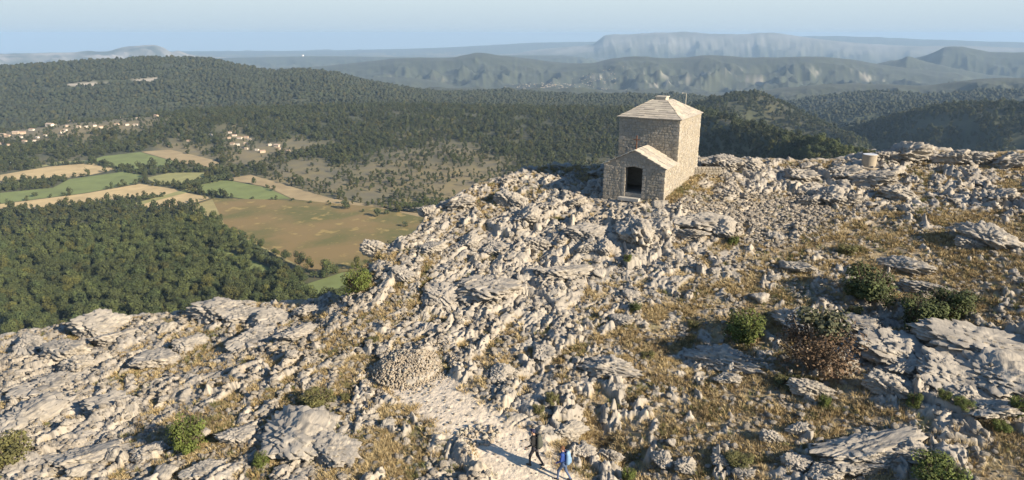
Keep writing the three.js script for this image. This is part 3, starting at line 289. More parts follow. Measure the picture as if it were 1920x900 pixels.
{
  const shape = (s) => leafCrown(s, { lobes: 34, leaves: 3900, leaf: 0.027, spread: 0.36, rad: 0.15, y0: 0.1, y1: 0.72, flat: 1.0 });
  const crowns = [31, 32, 33, 34].map(shape), twigs = [41, 42].map((s) => { const r = rng(s), l = []; for (let i = 0; i < 60; i++) { const a = r() * 6.28, d = 0.15 + 0.33 * r(), h = 0.3 + 0.6 * r(); l.push(plain(limb([[0, -0.08, 0], [Math.cos(a) * d * 0.5, h * 0.45, Math.sin(a) * d * 0.5], [Math.cos(a) * d, h, Math.sin(a) * d]], 0.012, 0.003, 4))); } return mergeGeometries(l); });
  const top = leafCrown(55, { lobes: 12, leaves: 1000, leaf: 0.028, spread: 0.26, rad: 0.13, y0: 0.62, y1: 0.86, flat: 1 });
  const thin = leafCrown(56, { lobes: 40, leaves: 2600, leaf: 0.02, spread: 0.38, rad: 0.14, y0: 0.08, y1: 0.7, flat: 1 });
  BUSH_SPOTS.forEach(([x, z, w, hr, kind, label], i) => {
    const b = thing(kind === 0 ? 'juniper_bush' : kind === 2 ? 'dead_bush' : 'shrub', label, 'bush', null, [x, groundY(x, z) - 0.02, z]);
    b.rotation.y = i * 2.4; b.scale.set(w * 0.94, w * hr * 1.08, w * 0.94);
    if (kind === 2) { mesh('foliage', thin, M.brown, b); tag(mesh('living_foliage', top, M.greyGreen, b), 'grey green living top of the bush'); }
    else mesh('foliage', crowns[i % 4], kind === 0 ? M.juniper : kind === 1 ? M.green : M.dull, b);
    mesh('stems', twigs[i % 2], M.bark, b);
  });
}
console.log('bushes');
// ---------------------------------------------------------------- the far country: one sheet to the horizon
const RD = RIDGES.map((d) => ({ ...d, pts: d.pts.map(([a, r, y]) => [a / 100, r, y]) }));
function along(pts, az) {         // smooth crest distance and height at a bearing, with a fade beyond the ends
  const n = pts.length; let i = 0;
  if (az <= pts[0][0]) return [pts[0][1], pts[0][2], sstep(0.09, 0, pts[0][0] - az)];
  if (az >= pts[n - 1][0]) return [pts[n - 1][1], pts[n - 1][2], sstep(0.09, 0, az - pts[n - 1][0])];
  while (az > pts[i + 1][0]) i++;
  const a = pts[Math.max(0, i - 1)], b = pts[i], c = pts[i + 1], d = pts[Math.min(n - 1, i + 2)], w = c[0] - b[0], t = (az - b[0]) / w, t2 = t * t, t3 = t2 * t;
  const out = []; for (const k of [1, 2]) { const m0 = (c[k] - a[k]) / (c[0] - a[0] || 1) * w, m1 = (d[k] - b[k]) / (d[0] - b[0] || 1) * w; out.push((2 * t3 - 3 * t2 + 1) * b[k] + (t3 - 2 * t2 + t) * m0 + (3 * t2 - 2 * t3) * c[k] + (t3 - t2) * m1); }
  out.push(1); return out;
}
const BASE = [[0, -310], [2600, -310], [3200, -335], [4600, -400], [6500, -560], [9000, -680], [15000, -760], [24000, -830], [60000, -900]];
function baseLevel(r, az) { let i = 0; while (i < BASE.length - 2 && r > BASE[i + 1][0]) i++; let y = lerp(BASE[i][1], BASE[i + 1][1], clamp((r - BASE[i][0]) / (BASE[i + 1][0] - BASE[i][0]))); const right = sstep(0.24, 0.42, az) * sstep(600, 1800, r); return lerp(y, Math.min(y, -560), right); }
const FH = { y: 0, ridge: '', s: 0 };
function far(x, z, az, r) {
  az ??= Math.atan2(x, -z); r ??= Math.hypot(x, z);
  const b = baseLevel(r, az); let h = b + (r > 3000 ? sstep(3600, 5600, r) * (230 * (ridged(x / 2300 + 5, z / 2300, 5) - 0.55)) : 0), who = '', ss = 0;
  for (const d of RD) {
    const [R, Y, fade] = along(d.pts, az); if (fade <= 0) continue;
    const dr = r - R, t = dr < 0 ? -dr / d.wf : dr / d.wb; if (t >= 1) continue;
    let s = Math.pow(0.5 + 0.5 * Math.cos(Math.PI * t), d.name === 'long_plateau' || d.name === 'left_range' ? 1.5 : 1.12) * fade * (d.name === 'plateau' ? lerp(1, sstep(2030, 2500, r), sstep(-0.1, -0.25, az)) : 1); const base = Math.min(b, d.base) * 0.5 + b * 0.5, amp = Y - base; if (amp < 0) continue;
    const L = d.wf * (r > 5000 ? 0.34 : 0.36), w = (1 - s) * Math.min(1, 4 * s), sp = (r > 5000 ? 0.75 * ridged(x / L + 3, z / L + 1, 2) + 0.42 * ridged(x / (L * 0.42), z / (L * 0.42), 3) - 0.7 : ridged(x / L + 3, z / L + 1, 3) - 0.62);
    let y = base + amp * s + amp * d.spur * (r > 5000 ? 2.6 : 1.9) * w * sp + (d.name === 'plateau' ? 0 : amp * 0.035 * fbm(x / L * 3, z / L * 3, 3) * Math.min(1, s * 4));
    if (y > h) { h = y; who = d.name; ss = s; }
  }
  FH.y = h; FH.ridge = who; FH.s = ss; return FH;
}
const inPoly = (P, x, z) => { let c = false; for (let i = 0, j = P.length - 1; i < P.length; j = i++) if ((P[i][1] > z) !== (P[j][1] > z) && x < (P[j][0] - P[i][0]) * (z - P[i][1]) / (P[j][1] - P[i][1]) + P[i][0]) c = !c; return c; };
const FB = FIELDS.map(([, p]) => [Math.min(...p.map((q) => q[0])), Math.max(...p.map((q) => q[0])), Math.min(...p.map((q) => q[1])), Math.max(...p.map((q) => q[1]))]);
function inField(x, z) { for (let i = 0; i < FIELDS.length; i++) { const b = FB[i]; if (x > b[0] && x < b[1] && z > b[2] && z < b[3] && inPoly(FIELDS[i][1], x, z)) return i + 1; } return 0; }
const TRACK = [-2190, -3482, -1890, -3708];      // pale cutting across the left hill
function trackDist(x, z) { const [a, b, c, d] = TRACK, dx = c - a, dz = d - b, t = clamp(((x - a) * dx + (z - b) * dz) / (dx * dx + dz * dz)); return Math.hypot(x - a - t * dx, z - b - t * dz) + 9 * noise(x / 40, z / 40); }
function openness(x, z, r) {       // 0 = closed wood, 1 = open dry ground
  let o = 0; for (const c of CLEARINGS) { const rc = Math.hypot(c[0], c[1]), dr = (r - rc) / 2.6, dt = (x * c[1] - z * c[0]) / rc; o = Math.max(o, 0.95 * Math.exp(-(dr * dr + dt * dt) / (c[2] * c[2]) * 1.8)); }
  if (r < 2400 && r > 1150 && x > -420) o = Math.max(o, 0.66 * sstep(2350, 1600, r) * sstep(-560, -300, x) * sstep(120, -120, x));
  o += 0.6 * fbm(x / 160, z / 260, 3) * (r < 3200 ? 1 : 0.4); return clamp(o);
}
const WOOD = [0.038, 0.047, 0.023], DRY = [0.155, 0.132, 0.073], PALE = [0.34, 0.31, 0.27];
function farColour(x, z, az, r, f, slope) {
  const n = fbm(x / 300, z / 300, 4), n2 = noise(x / 37, z / 37), n3 = noise(x / (r * 0.004), z / (r * 0.004));
  const W = r < 4800 ? WOOD : [0.040, 0.049, 0.034]; let c = [W[0] * (1 + 0.5 * n + 0.3 * n3), W[1] * (1 + 0.45 * n + 0.3 * n3), W[2] * (1 + 0.4 * n)];
  if (r < 3400) c = mix3(c, [DRY[0] * (1 + 0.3 * n2 + 0.5 * n), DRY[1] * (1 + 0.25 * n2 + 0.35 * n), DRY[2] * (1 + 0.2 * n)], clamp(openness(x, z, r) * 1.3 + 0.1));
  else c = mix3(c, [0.062, 0.068, 0.042], clamp(0.9 * fbm(x / 700 + 9, z / 700, 4)));
  if (r > 3600 && r < 4700) c = mix3(c, PALE, sstep(24, 14, trackDist(x, z)));
  if (r > 7000 && slope > 0.32) c = mix3(c, PALE, 0.6 * sstep(0.5, 0.85, slope) * sstep(0.05, 0.3, fbm(x / 1400 + 3, z / 1400, 2)) * sstep(0.0, 0.3, fbm(x / 260, z / 260, 3)));
  if (f.ridge === 'long_plateau') c = mix3(c, [0.32, 0.31, 0.30], clamp(sstep(0.2, 0.7, f.s) * (0.4 + 0.45 * fbm(x / 900, z / 900, 4))));
  if (f.ridge === 'left_range') c = mix3(c, [0.34, 0.31, 0.28], clamp(0.35 + 1.6 * fbm(x / 800, z / 800, 4)));
  if (f.ridge === '' && r > 14000) c = mix3(c, DRY, clamp(0.5 + fbm(x / 1500, z / 1500, 3)));
  return c;
}
M.land = new THREE.MeshStandardMaterial({ vertexColors: true, roughness: 1 });
{
  const NA = 900, A0 = -0.74, A1 = 0.74, rows = []; let r = 190;
  while (r < 40000) { rows.push(r); r *= r < 5000 ? 1.013 : r < 16000 ? 1.009 : r < 30000 ? 1.014 : 1.04; } const NR = rows.length;
  const pos = new Float32Array((NA + 1) * NR * 3), col = new Float32Array(pos.length), hs = new Float32Array((NA + 1) * NR), I = [];
  const who = []; let k = 0;
  for (let i = 0; i <= NA; i++) { const az = lerp(A0, A1, i / NA), sx = Math.sin(az), cz = -Math.cos(az); for (let j = 0; j < NR; j++, k++) { const q = rows[j], f = far(sx * q, cz * q, az, q); pos[3 * k] = sx * q; pos[3 * k + 1] = f.y; pos[3 * k + 2] = cz * q; who.push([f.ridge, f.s]); } }
  for (let i = 0; i <= NA; i++) for (let j = 0; j < NR; j++) {
    k = i * NR + j; const k1 = i * NR + Math.min(NR - 1, j + 1), k0 = i * NR + Math.max(0, j - 1), l1 = Math.min(NA, i + 1) * NR + j, l0 = Math.max(0, i - 1) * NR + j, D = (a, b) => Math.hypot(pos[3 * a] - pos[3 * b], pos[3 * a + 2] - pos[3 * b + 2]);
    const sl = Math.hypot((pos[3 * k1 + 1] - pos[3 * k0 + 1]) / D(k1, k0), (pos[3 * l1 + 1] - pos[3 * l0 + 1]) / D(l1, l0));
    col.set(farColour(pos[3 * k], pos[3 * k + 2], lerp(A0, A1, i / NA), rows[j], { ridge: who[k][0], s: who[k][1] }, sl), 3 * k);
    if (i < NA && j < NR - 1) I.push(k, k + NR, k + 1, k + NR, k + NR + 1, k + 1);
  }
  const g = new THREE.BufferGeometry(); g.setAttribute('position', new THREE.BufferAttribute(pos, 3)); g.setAttribute('color', new THREE.BufferAttribute(col, 3)); g.setIndex(I); g.computeVertexNormals();
  setting('terrain', g, M.land, 'wooded plain, hills and far mountains stretching to the hazy horizon', 'landscape');
  console.log('terrain', NR, I.length / 3);
}
// fields, each a sheet of its own on the plain
{
  const tex = grainTexture(31, 512, (u, v, r) => { const n = 0.82 + 0.5 * (pf(u, v, 5, 6) - 0.5) + 0.1 * (r() - 0.5); return [n, n, n]; });
  const streak = grainTexture(32, 512, (u, v, r) => { const n = pf(u, v, 4, 8), s = pf(u, v, 16, 5), g = clamp((n - 0.5) * 4 + 0.4 + (r() - 0.5) * 0.25), b = mix3([0.60, 0.46, 0.27], [0.34, 0.35, 0.15], g), y = clamp((s - 0.62) * 9); return mix3(b, [0.95, 0.75, 0.4], y * 0.8); });
  const cols = { straw: rgb(0.52, 0.40, 0.21), green: rgb(0.175, 0.215, 0.07), pale: rgb(0.28, 0.275, 0.11), brown: rgb(0.37, 0.285, 0.155), verge: rgb(0.32, 0.275, 0.12), meadow: rgb(0.315, 0.29, 0.195) };
  const labels = ['long straw coloured field at the far left edge', 'broad green field between two straw fields', 'long straw field in front of the broad green field', 'straw field at the tip of the dark wood', 'narrow pale field beyond the far straw field', 'green field below the village wood', 'bare brownish field right of the far green field', 'small pale green field beside the tree clump', 'green strip at the head of the long meadow', 'bare brown ground running along the scrub', 'large brown and green meadow below the chapel', 'dry verge strip between the wood and the meadow', 'green field under the cliff edge', 'shaded green strip enclosed by the dark wood', 'pale track between the straw fields'];
  FIELDS.forEach(([kind, poly], i) => {
    const s = new THREE.Shape(poly.map(([x, z]) => new THREE.Vector2(x, -z))), g = new THREE.ShapeGeometry(s); g.rotateX(-Math.PI / 2);
    const p = g.getAttribute('position'), uv = g.getAttribute('uv'); for (let k = 0; k < p.count; k++) uv.setXY(k, (p.getX(k) * 0.8 + p.getZ(k) * 0.6) / (kind === 'meadow' ? 260 : 150), (p.getZ(k) * 0.8 - p.getX(k) * 0.6) / (kind === 'meadow' ? 330 : 150));
    g.translate(0, -309.75 + i * 0.03, 0);
    setting('field', g, new THREE.MeshStandardMaterial({ color: cols[kind], roughness: 1, map: kind === 'meadow' ? streak : tex }), labels[i], 'field');
  });
}
// ---------------------------------------------------------------- woods
M.wood = new THREE.MeshStandardMaterial({ vertexColors: true, roughness: 0.95, side: THREE.DoubleSide });
M.crown = leafMat(0.05, 0.062, 0.022); M.hedge = leafMat(0.042, 0.055, 0.02);
function lumpCrown(seed, lv) { const g = rockGeometry(seed, lv, 1.5); const p = g.getAttribute('position'); g.deleteAttribute('uv'); const c = g.getAttribute('color'), r = rng(seed); for (let i = 0; i < p.count; i++) { p.setXYZ(i, p.getX(i), Math.max(-0.3, p.getY(i)) * 1.1 + 0.5, p.getZ(i)); const k = 0.7 + 0.6 * r(); c.setXYZ(i, k, k, k); } g.computeVertexNormals(); return g; }
{
  const near = [61, 62, 63, 64].map((s) => leafCrown(s, { lobes: 10, leaves: 1200, leaf: 0.045, spread: 0.38, rad: 0.24, y0: 0.25, y1: 0.95, flat: 0.85 })), mid = [71, 72, 73].map((s) => leafCrown(s, { lobes: 6, leaves: 260, leaf: 0.085, spread: 0.32, rad: 0.26, y0: 0.2, y1: 0.9, flat: 0.9 })), farC = [81, 82, 83].map((s) => lumpCrown(s, 1));
  const L = { near: near.map(() => []), mid: mid.map(() => []), far: farC.map(() => []) }, r = rng(404);
  const HOMES = [...HAMLET, ...VILLAGE]; const NB = 900, hor = Array.from({ length: NB }, () => []); // running skyline for each bearing, to leave out trees no one can see
  for (let b = 0; b < NB; b++) { const az = lerp(-0.72, 0.72, (b + 0.5) / NB), sx = Math.sin(az), cz = -Math.cos(az); let m = -9; const R0 = crestR(az), e0 = (baseY(sx * R0, cz * R0) - 0.3) / R0; m = e0; for (let q = 300; q < 7200; q *= 1.02) { hor[b].push([q, m]); m = Math.max(m, far(sx * q, cz * q, az, q).y / q); } }
  let count = 0; const bands = [[420, 1250, 10.4], [1250, 1700, 11.5], [1700, 3000, 14], [3000, 4600, 16], [4600, 5400, 19]];
  for (const [r0, r1, sp] of bands) {
    const nR = Math.round((r1 - r0) / sp);
    for (let j = 0; j < nR; j++) {
      const rad0 = r0 + (j + 0.5) * sp, nA = Math.round(1.36 * rad0 / sp);
      for (let i = 0; i < nA; i++) {
        const az = -0.68 + 1.36 * (i + r() - 0.0) / nA, q = rad0 + (r() - 0.5) * sp * 1.4, x = Math.sin(az) * q, z = -Math.cos(az) * q;
        if (q < 2300 && inField(x, z)) continue; if (q > 1900 && q < 2900 && HOMES.some(([hx, hz, w]) => Math.abs(x - hx - Math.sin(-az) * 0) < w * 0.9 && Math.hypot(x, z) > Math.hypot(hx, hz) - 34 && Math.hypot(x, z) < Math.hypot(hx, hz) + 14)) continue;
        if (q > 3600 && q < 4700 && trackDist(x, z) < 27) continue; const o = openness(x, z, q), inWood = q < 1300 && x < -80;
        if (!inWood && r() < o * (q < 3200 ? 0.97 : 0.7)) continue;
        if (q > 3000 && fbm(x / 260 + 4, z / 260, 3) > 0.22 && r() < 0.75) continue; if (q > 1600 && q < 3000 && fbm(x / 75 + 4, z / 130, 3) > 0.2 && r() < 0.85) continue;
        const f = far(x, z, az, q), size = sp * (q < 1250 ? 0.75 + 1.1 * r() * r() + 0.15 * r() : 0.5 + 0.95 * r() * r() + 0.25 * r()) * (o > 0.35 && q < 3000 ? 0.75 : 1), hh = size * (0.8 + 0.5 * r());
        const b = clamp(Math.floor((az + 0.72) / 1.44 * NB), 0, NB - 1), hb = hor[b], kk = clamp(Math.floor(Math.log(q / 300) / Math.log(1.02)), 0, hb.length - 1);
        if ((f.y + hh + 6) / q < hb[kk][1]) continue;
        const n = noise(x / 90, z / 90), t = 0.75 + 0.4 * r() + 0.25 * n, hue = r() < 0.12 ? [1.35, 1.12, 0.9] : r() < 0.3 ? [0.8, 0.9, 0.95] : [1, 1, 1], c0 = q < 1300 ? [0.057, 0.071, 0.022] : (q < 3000 ? [0.043, 0.052, 0.018] : [0.025, 0.031, 0.014]);
        const T = { x, y: f.y + (q < 1600 ? -1 + 4.5 * r() : 0), z, sx: size, sy: hh * (q < 1600 ? 1.1 : 1), ry: r() * 6.3, c: c0.map((v, k) => v * t * hue[k]) };
        const set = q < 1250 ? L.near : q < 3000 ? L.mid : L.far; if (set === L.far) { T.sx *= 0.6; T.sy *= 0.62; } set[Math.floor(r() * set.length)].push(T); count++;
      }
    }
  }
  const g1 = stuff('oak_wood', 'dense old wood on the plain at the foot of the cliff', 'wood'), g2 = stuff('pine_wood', 'dark pine wood and scrub covering the plateau', 'wood'), g3 = stuff('hill_forest', 'hazy forest covering the more distant hills', 'forest');
  L.near.forEach((l, i) => instances('trees', near[i], M.wood, l, g1)); L.mid.forEach((l, i) => instances('trees', mid[i], M.wood, l, g2)); L.far.forEach((l, i) => instances('trees', farC[i], M.wood, l, g3));
  console.log('trees', count, [L.near, L.mid, L.far].map((s) => s.reduce((a, l) => a + l.length, 0)));
  // trees one can tell apart: hedgerows and lone trees on the plain
  const trunk = plain(limb([[0, -0.02, 0], [0.01, 0.2, 0.01], [0.0, 0.5, 0]], 0.03, 0.018, 5));
  const crownsT = [91, 92, 93].map((s) => leafCrown(s, { lobes: 14, leaves: 260, leaf: 0.1, spread: 0.34, rad: 0.2, y0: 0.22, y1: 0.9, flat: 0.9 }));
  const tree = (x, z, w, label, group, k) => { const t = thing('field_tree', label, 'tree', group, [x, far(x, z).y, z]); t.scale.set(w * (0.85 + 0.3 * r()), w * (0.75 + 0.35 * r()), w * (0.85 + 0.3 * r())); t.rotation.y = r() * 6.3; mesh('trunk', trunk, M.bark, t); mesh('crown', crownsT[k % 3], M.hedge, t); };
  HEDGES.forEach(([where, list]) => leftToRight(list.map(([x, z, w]) => [x + (r() - 0.5) * 5, z + (r() - 0.5) * 5, w])).forEach(([x, z, w], k) => tree(x, z, w * (0.75 + 0.6 * r()), `${ORD[k]} tree from the left in the ${where}`, where, k)));
  const lone = ['tall dark tree at the far corner of the brown meadow', 'round tree casting a long shadow near the right end of the meadow', 'small tree just right of the round meadow tree', 'small tree at the near tip of the meadow', 'bush at the end of the green verge, right of its twin', 'bush at the end of the green verge, left of its twin', 'tree at the meadow edge beside the cliff rocks', 'lone tree standing on the broad green field', 'little tree at the corner of the straw field by the wood', 'little tree at the right edge of the meadow'];
  LONE_TREES.forEach(([x, z, w], k) => tree(x, z, w * 1.15, lone[k], null, k));
}
// ---------------------------------------------------------------- houses, the far town and the power station towers
{
  M.plaster = [rgb(0.50, 0.43, 0.34), rgb(0.60, 0.55, 0.48), rgb(0.45, 0.36, 0.27)].map((c) => new THREE.MeshStandardMaterial({ color: c, roughness: 0.9 }));
  M.tile = [rgb(0.33, 0.23, 0.17), rgb(0.38, 0.30, 0.24), rgb(0.42, 0.38, 0.33)].map((c) => new THREE.MeshStandardMaterial({ color: c, roughness: 0.9 }));
  const wall = new THREE.BoxGeometry(1, 0.36, 0.62); wall.translate(0, 0.18, 0);
  const roof = (() => { const s = new THREE.Shape([new THREE.Vector2(-0.36, 0), new THREE.Vector2(0.36, 0), new THREE.Vector2(0, 0.15)]), g = new THREE.ExtrudeGeometry(s, { depth: 1.08, bevelEnabled: false }); g.translate(0, 0.362, -0.54); g.rotateY(Math.PI / 2); return g; })();
  M.shutter = new THREE.MeshStandardMaterial({ color: rgb(0.12, 0.12, 0.13), roughness: 0.6 });
  const win = new THREE.BoxGeometry(0.09, 0.12, 0.02);
  const r = rng(12);
  const house = (x, z, w, label, group) => { const h = thing('house', label, 'house', group, [x, far(x, z).y, z]); h.rotation.y = (r() - 0.5) * 1.4 + 0.3; h.scale.set(w, w * (0.9 + 0.3 * r()), w * (0.8 + 0.4 * r())); const k = Math.floor(r() * 3), wl = mesh('wall', wall, M.plaster[k], h); mesh('roof', roof, M.tile[Math.floor(r() * 3)], h); for (const q of [-0.28, 0.02, 0.3]) { const m = mesh('window', win, M.shutter, wl); m.position.set(q, 0.2, 0.312); } };
  leftToRight(HAMLET).forEach(([x, z, w], k) => house(x, z, w * 0.8, `${ORD[k]} house from the left in the hamlet among pines beyond the meadow`, 'houses of the hamlet'));
  leftToRight(VILLAGE).forEach(([x, z, w], k) => house(x, z, w * 0.75, `${ORD[k]} house from the left in the village below the left hill`, 'houses of the village'));
  const box = new THREE.BoxGeometry(1, 0.5, 0.8), list = [];
  for (let i = 0; i < 650; i++) { const t = TOWN[Math.floor(r() * TOWN.length)], x = t[0] + (r() + r() - 1) * 620, z = t[1] + (r() + r() - 1) * 620, s = 9 + 9 * r() * r(), k = 0.7 + 0.4 * r(); list.push({ x, y: far(x, z).y + 4, z, sx: s, ry: r() * 3, c: [k, k * 0.95, k * 0.88] }); }
  const town = stuff('far_town', 'specks of pale houses of a far town in the hazy valley', 'town'); instances('houses', box, new THREE.MeshStandardMaterial({ color: rgb(0.40, 0.36, 0.31), roughness: 0.9 }), list, town);
  const prof = [[0.5, 0], [0.4, 0.45], [0.33, 0.8], [0.32, 1.0], [0.35, 1.2]].map(([a, b]) => new THREE.Vector2(a * 90, b * 100)), tower = new THREE.LatheGeometry(prof, 20), concrete = new THREE.MeshStandardMaterial({ color: rgb(0.75, 0.74, 0.72), roughness: 0.9, side: THREE.DoubleSide });
  [['left', -5700], ['right', -5540]].forEach(([s, x]) => { const z = -19300, t = mesh(numbered('cooling_tower'), tower, concrete, scene); t.position.set(x, far(x, z).y - 4, z); tag(t, `white power station tower on the far plain, the ${s} one of two`, 'tower'); });
}
console.log('far done');

// ---------------------------------------------------------------- the stone chapel
{
  const r = rng(303);
  const stoneMats = [[0.335, 0.30, 0.245], [0.37, 0.335, 0.28], [0.305, 0.275, 0.225], [0.35, 0.31, 0.245], [0.33, 0.305, 0.265]].map((c) => new THREE.MeshStandardMaterial({ color: rgb(...c), roughness: 0.92, map: rockGrain, bumpMap: bumpGrain, bumpScale: 0.02 }));
  const mortar = new THREE.MeshStandardMaterial({ color: rgb(0.32, 0.285, 0.235), roughness: 0.97, map: rockGrain, bumpMap: bumpGrain, bumpScale: 0.02 });
  const slabMats = [[0.44, 0.40, 0.335], [0.40, 0.365, 0.315], [0.47, 0.43, 0.36], [0.37, 0.34, 0.295]].map((c) => new THREE.MeshStandardMaterial({ color: rgb(...c), roughness: 0.9, map: rockGrain, bumpMap: bumpGrain, bumpScale: 0.015 }));
  const GY = -12.5, chapel = thing('chapel', 'square stone chapel with a pyramid roof and a gabled porch on the ridge', 'chapel', null, [CHC[0], GY, CHC[1]]);
  chapel.rotation.y = -Math.PI / 6;      // local x along the front, local -z into the depth
  const box = (x0, x1, y0, y1, z0, z1) => { const g = new THREE.BoxGeometry(x1 - x0, y1 - y0, z1 - z0); g.translate((x0 + x1) / 2, (y0 + y1) / 2, (z0 + z1) / 2); const p = g.getAttribute('position'), n = g.getAttribute('normal'), uv = g.getAttribute('uv'); for (let i = 0; i < p.count; i++) { const X = p.getX(i), Y = p.getY(i), Z = p.getZ(i); uv.setXY(i, (Math.abs(n.getX(i)) > 0.5 ? Z : X) / 1.6 + 0.13, (Math.abs(n.getY(i)) > 0.5 ? Z : Y) / 1.6); } return g; };
  // a rough stone: box with its outer face drawn in and its corners shaken
  function stoneGeo(w, h, d) {
    const g = new THREE.BoxGeometry(w, h, d, 2, 2, 1), p = g.getAttribute('position'), uv = g.getAttribute('uv'), o = [r(), r()]; const key = new Map();
    for (let i = 0; i < p.count; i++) { let x = p.getX(i), y = p.getY(i), z = p.getZ(i); const k = `${x.toFixed(3)},${y.toFixed(3)},${z.toFixed(3)}`; if (!key.has(k)) key.set(k, [(r() - 0.5), (r() - 0.5), (r() - 0.5)]); const j = key.get(k); const edge = Math.abs(x) > w * 0.49 && Math.abs(y) > h * 0.49; if (z > 0) { const s = edge ? 0.88 : 0.95; if (Math.abs(x) > w * 0.49) x *= s; if (Math.abs(y) > h * 0.49) y *= s; if (edge) z -= 0.012; } x += j[0] * w * 0.1; y += j[1] * h * 0.13; if (z > 0) z += j[2] * 0.016; p.setXYZ(i, x, y, z); uv.setXY(i, (x + o[0] * 3) / 1.3, (y + o[1] * 3) / 1.3); }
    g.computeVertexNormals(); return g;
  }
  const wallStones = [];                 // {geo, place, wall, area, mat}
  const faceTo = (g, face) => { const m = new THREE.Matrix4(); if (face.turn) m.makeRotationY(face.turn); m.setPosition(...face.at); g.applyMatrix4(m); return g; };
  // fill a face (local a to the right, b up, out of the wall) with rough coursed rubble
  function rubble(wall, face, width, height, inside, big) {
    let y = 0; while (y < height) {
      const h = (0.15 + 0.15 * r()) * (r() < 0.12 ? 1.4 : 1); let x = -0.1 * r();
      while (x < width) {
        const w = (0.17 + 0.33 * r() * r() + 0.05 * r()) * 1.1, cx = Math.max(0, x), cw = Math.min(width, x + w) - cx, hh = Math.min(h, height - y);
        if (cw > 0.08 && hh > 0.07 && inside(cx, y, cw, hh)) { const two = hh > 0.24 && r() < 0.4; for (let k = 0; k < (two ? 2 : 1); k++) { const sh = two ? hh / 2 : hh, d = 0.07 + 0.05 * r(), g = stoneGeo(cw - 0.02, sh - 0.02, d); g.rotateZ((r() - 0.5) * 0.06); g.translate(cx + cw / 2, y + sh / 2 + k * sh, 0.008 + 0.018 * r() - d / 2 + 0.02); wallStones.push({ g: faceTo(g, face), wall, area: cw * sh * (face.seen ?? 1), m: Math.floor(r() * 5) }); } }
        x += w;
      }
      y += h;
    }
  }
  const TW = 5, TD = 6, TH = 6.0, PW = 5, PD = 3, PH = 2.55, PR = 3.8;
  const shell = (list) => { const g = mergeGeometries(list.map((q) => q.toNonIndexed())); return g; };
  // tower: four walls around a closed room
  const tower = mesh('tower_wall', shell([box(-TW, 0, -1.5, TH, -0.45, 0), box(-TW, -TW + 0.45, -1.5, TH, -TD, -0.45), box(-0.45, 0, -1.5, TH, -TD, -0.45), box(-TW + 0.45, -0.45, -1.5, TH, -TD, -TD + 0.45)]), mortar, chapel);
  const dx0 = -3.2, dx1 = -1.78, dy0 = 0.42, dy1 = 2.55;
  // porch front wall with the door opening, gable and side walls
  const gable = new THREE.Shape([[-PW, PH], [-PW, -1.5], [dx0, -1.5], [dx0, dy1 - 0.12], [(dx0 + dx1) / 2, dy1], [dx1, dy1 - 0.12], [dx1, -1.5], [0, -1.5], [0, PH], [-PW / 2, PR]].map((p) => new THREE.Vector2(...p)));
  const gg = new THREE.ExtrudeGeometry(gable, { depth: 0.5, bevelEnabled: false }); { const uv = gg.getAttribute('uv'); for (let i = 0; i < uv.count; i++) uv.setXY(i, uv.getX(i) / 1.6, uv.getY(i) / 1.6); } gg.translate(0, 0, PD - 0.5);
  const porch = mesh('porch_wall', shell([gg.index ? gg : mergeVertices(gg), box(-PW, -PW + 0.45, -1.5, PH, 0, PD - 0.5), box(-0.45, 0, -1.5, PH, 0, PD - 0.5)]), mortar, chapel);
  mesh('porch_floor', box(-PW + 0.45, -0.45, -0.6, dy0, 0.0, PD - 0.02), stoneMats[4], chapel);
  const always = () => true;
  rubble(tower, { at: [-TW, 0.5, 0] }, TW, TH - 0.5, (x, y, w, h) => !(y + 0.5 < PH - 0.2));
  rubble(tower, { at: [0, 0, 0], turn: Math.PI / 2, seen: 0.55 }, TD, TH, always);
  rubble(tower, { at: [0, 0, -TD], turn: Math.PI, seen: 0 }, TW, TH, always);
  rubble(tower, { at: [-TW, 0, -TD], turn: -Math.PI / 2, seen: 0 }, TD, TH, always);
  rubble(porch, { at: [-PW, -0.5, PD] }, PW, PR + 0.5, (x, y, w, h) => { const a = x - PW, Y = y - 0.5; if (a + w > dx0 - 0.28 && a < dx1 + 0.28 && Y < dy1 + 0.2 && Y + h > 0.0) return false; const lim = (q) => PR - (PR - PH) * Math.abs(q + PW / 2) / (PW / 2) - 0.04; return Y + h < Math.min(lim(a), lim(a + w)); });
  rubble(porch, { at: [0, -0.3, PD], turn: Math.PI / 2, seen: 0.55 }, PD, PH + 0.3, always);
  rubble(porch, { at: [-PW, -0.5, 0], turn: -Math.PI / 2, seen: 0 }, PD, PH + 0.5, always);
  // jambs and flat arch of dressed stone
  let y = dy0 - 0.35; while (y < dy1 - 0.1) { const h = Math.min(0.24 + 0.12 * r(), dy1 + 0.02 - y); for (const s of [-1, 1]) { const w = 0.26 + 0.06 * r(), d = 0.34, g = stoneGeo(w, h - 0.02, d); g.translate((s < 0 ? dx0 - w / 2 + 0.015 : dx1 + w / 2 - 0.015), y + h / 2, PD - d / 2 + 0.035); wallStones.push({ g, wall: porch, area: 9, m: s < 0 ? 1 : 4, name: 'jamb_stone' }); } y += h; }
  for (let k = 0; k < 7; k++) { const w = (dx1 - dx0 + 0.3) / 7, x = dx0 - 0.15 + (k + 0.5) * w, g = stoneGeo(w - 0.02, 0.26, 0.34), up = 0.12 * (1 - Math.abs(k - 3) / 3); g.rotateZ((3 - k) * 0.045); g.translate(x, dy1 + 0.05 + up, PD - 0.17 + 0.04); wallStones.push({ g, wall: porch, area: 9, m: k % 2 ? 1 : 4, name: 'arch_stone' }); }
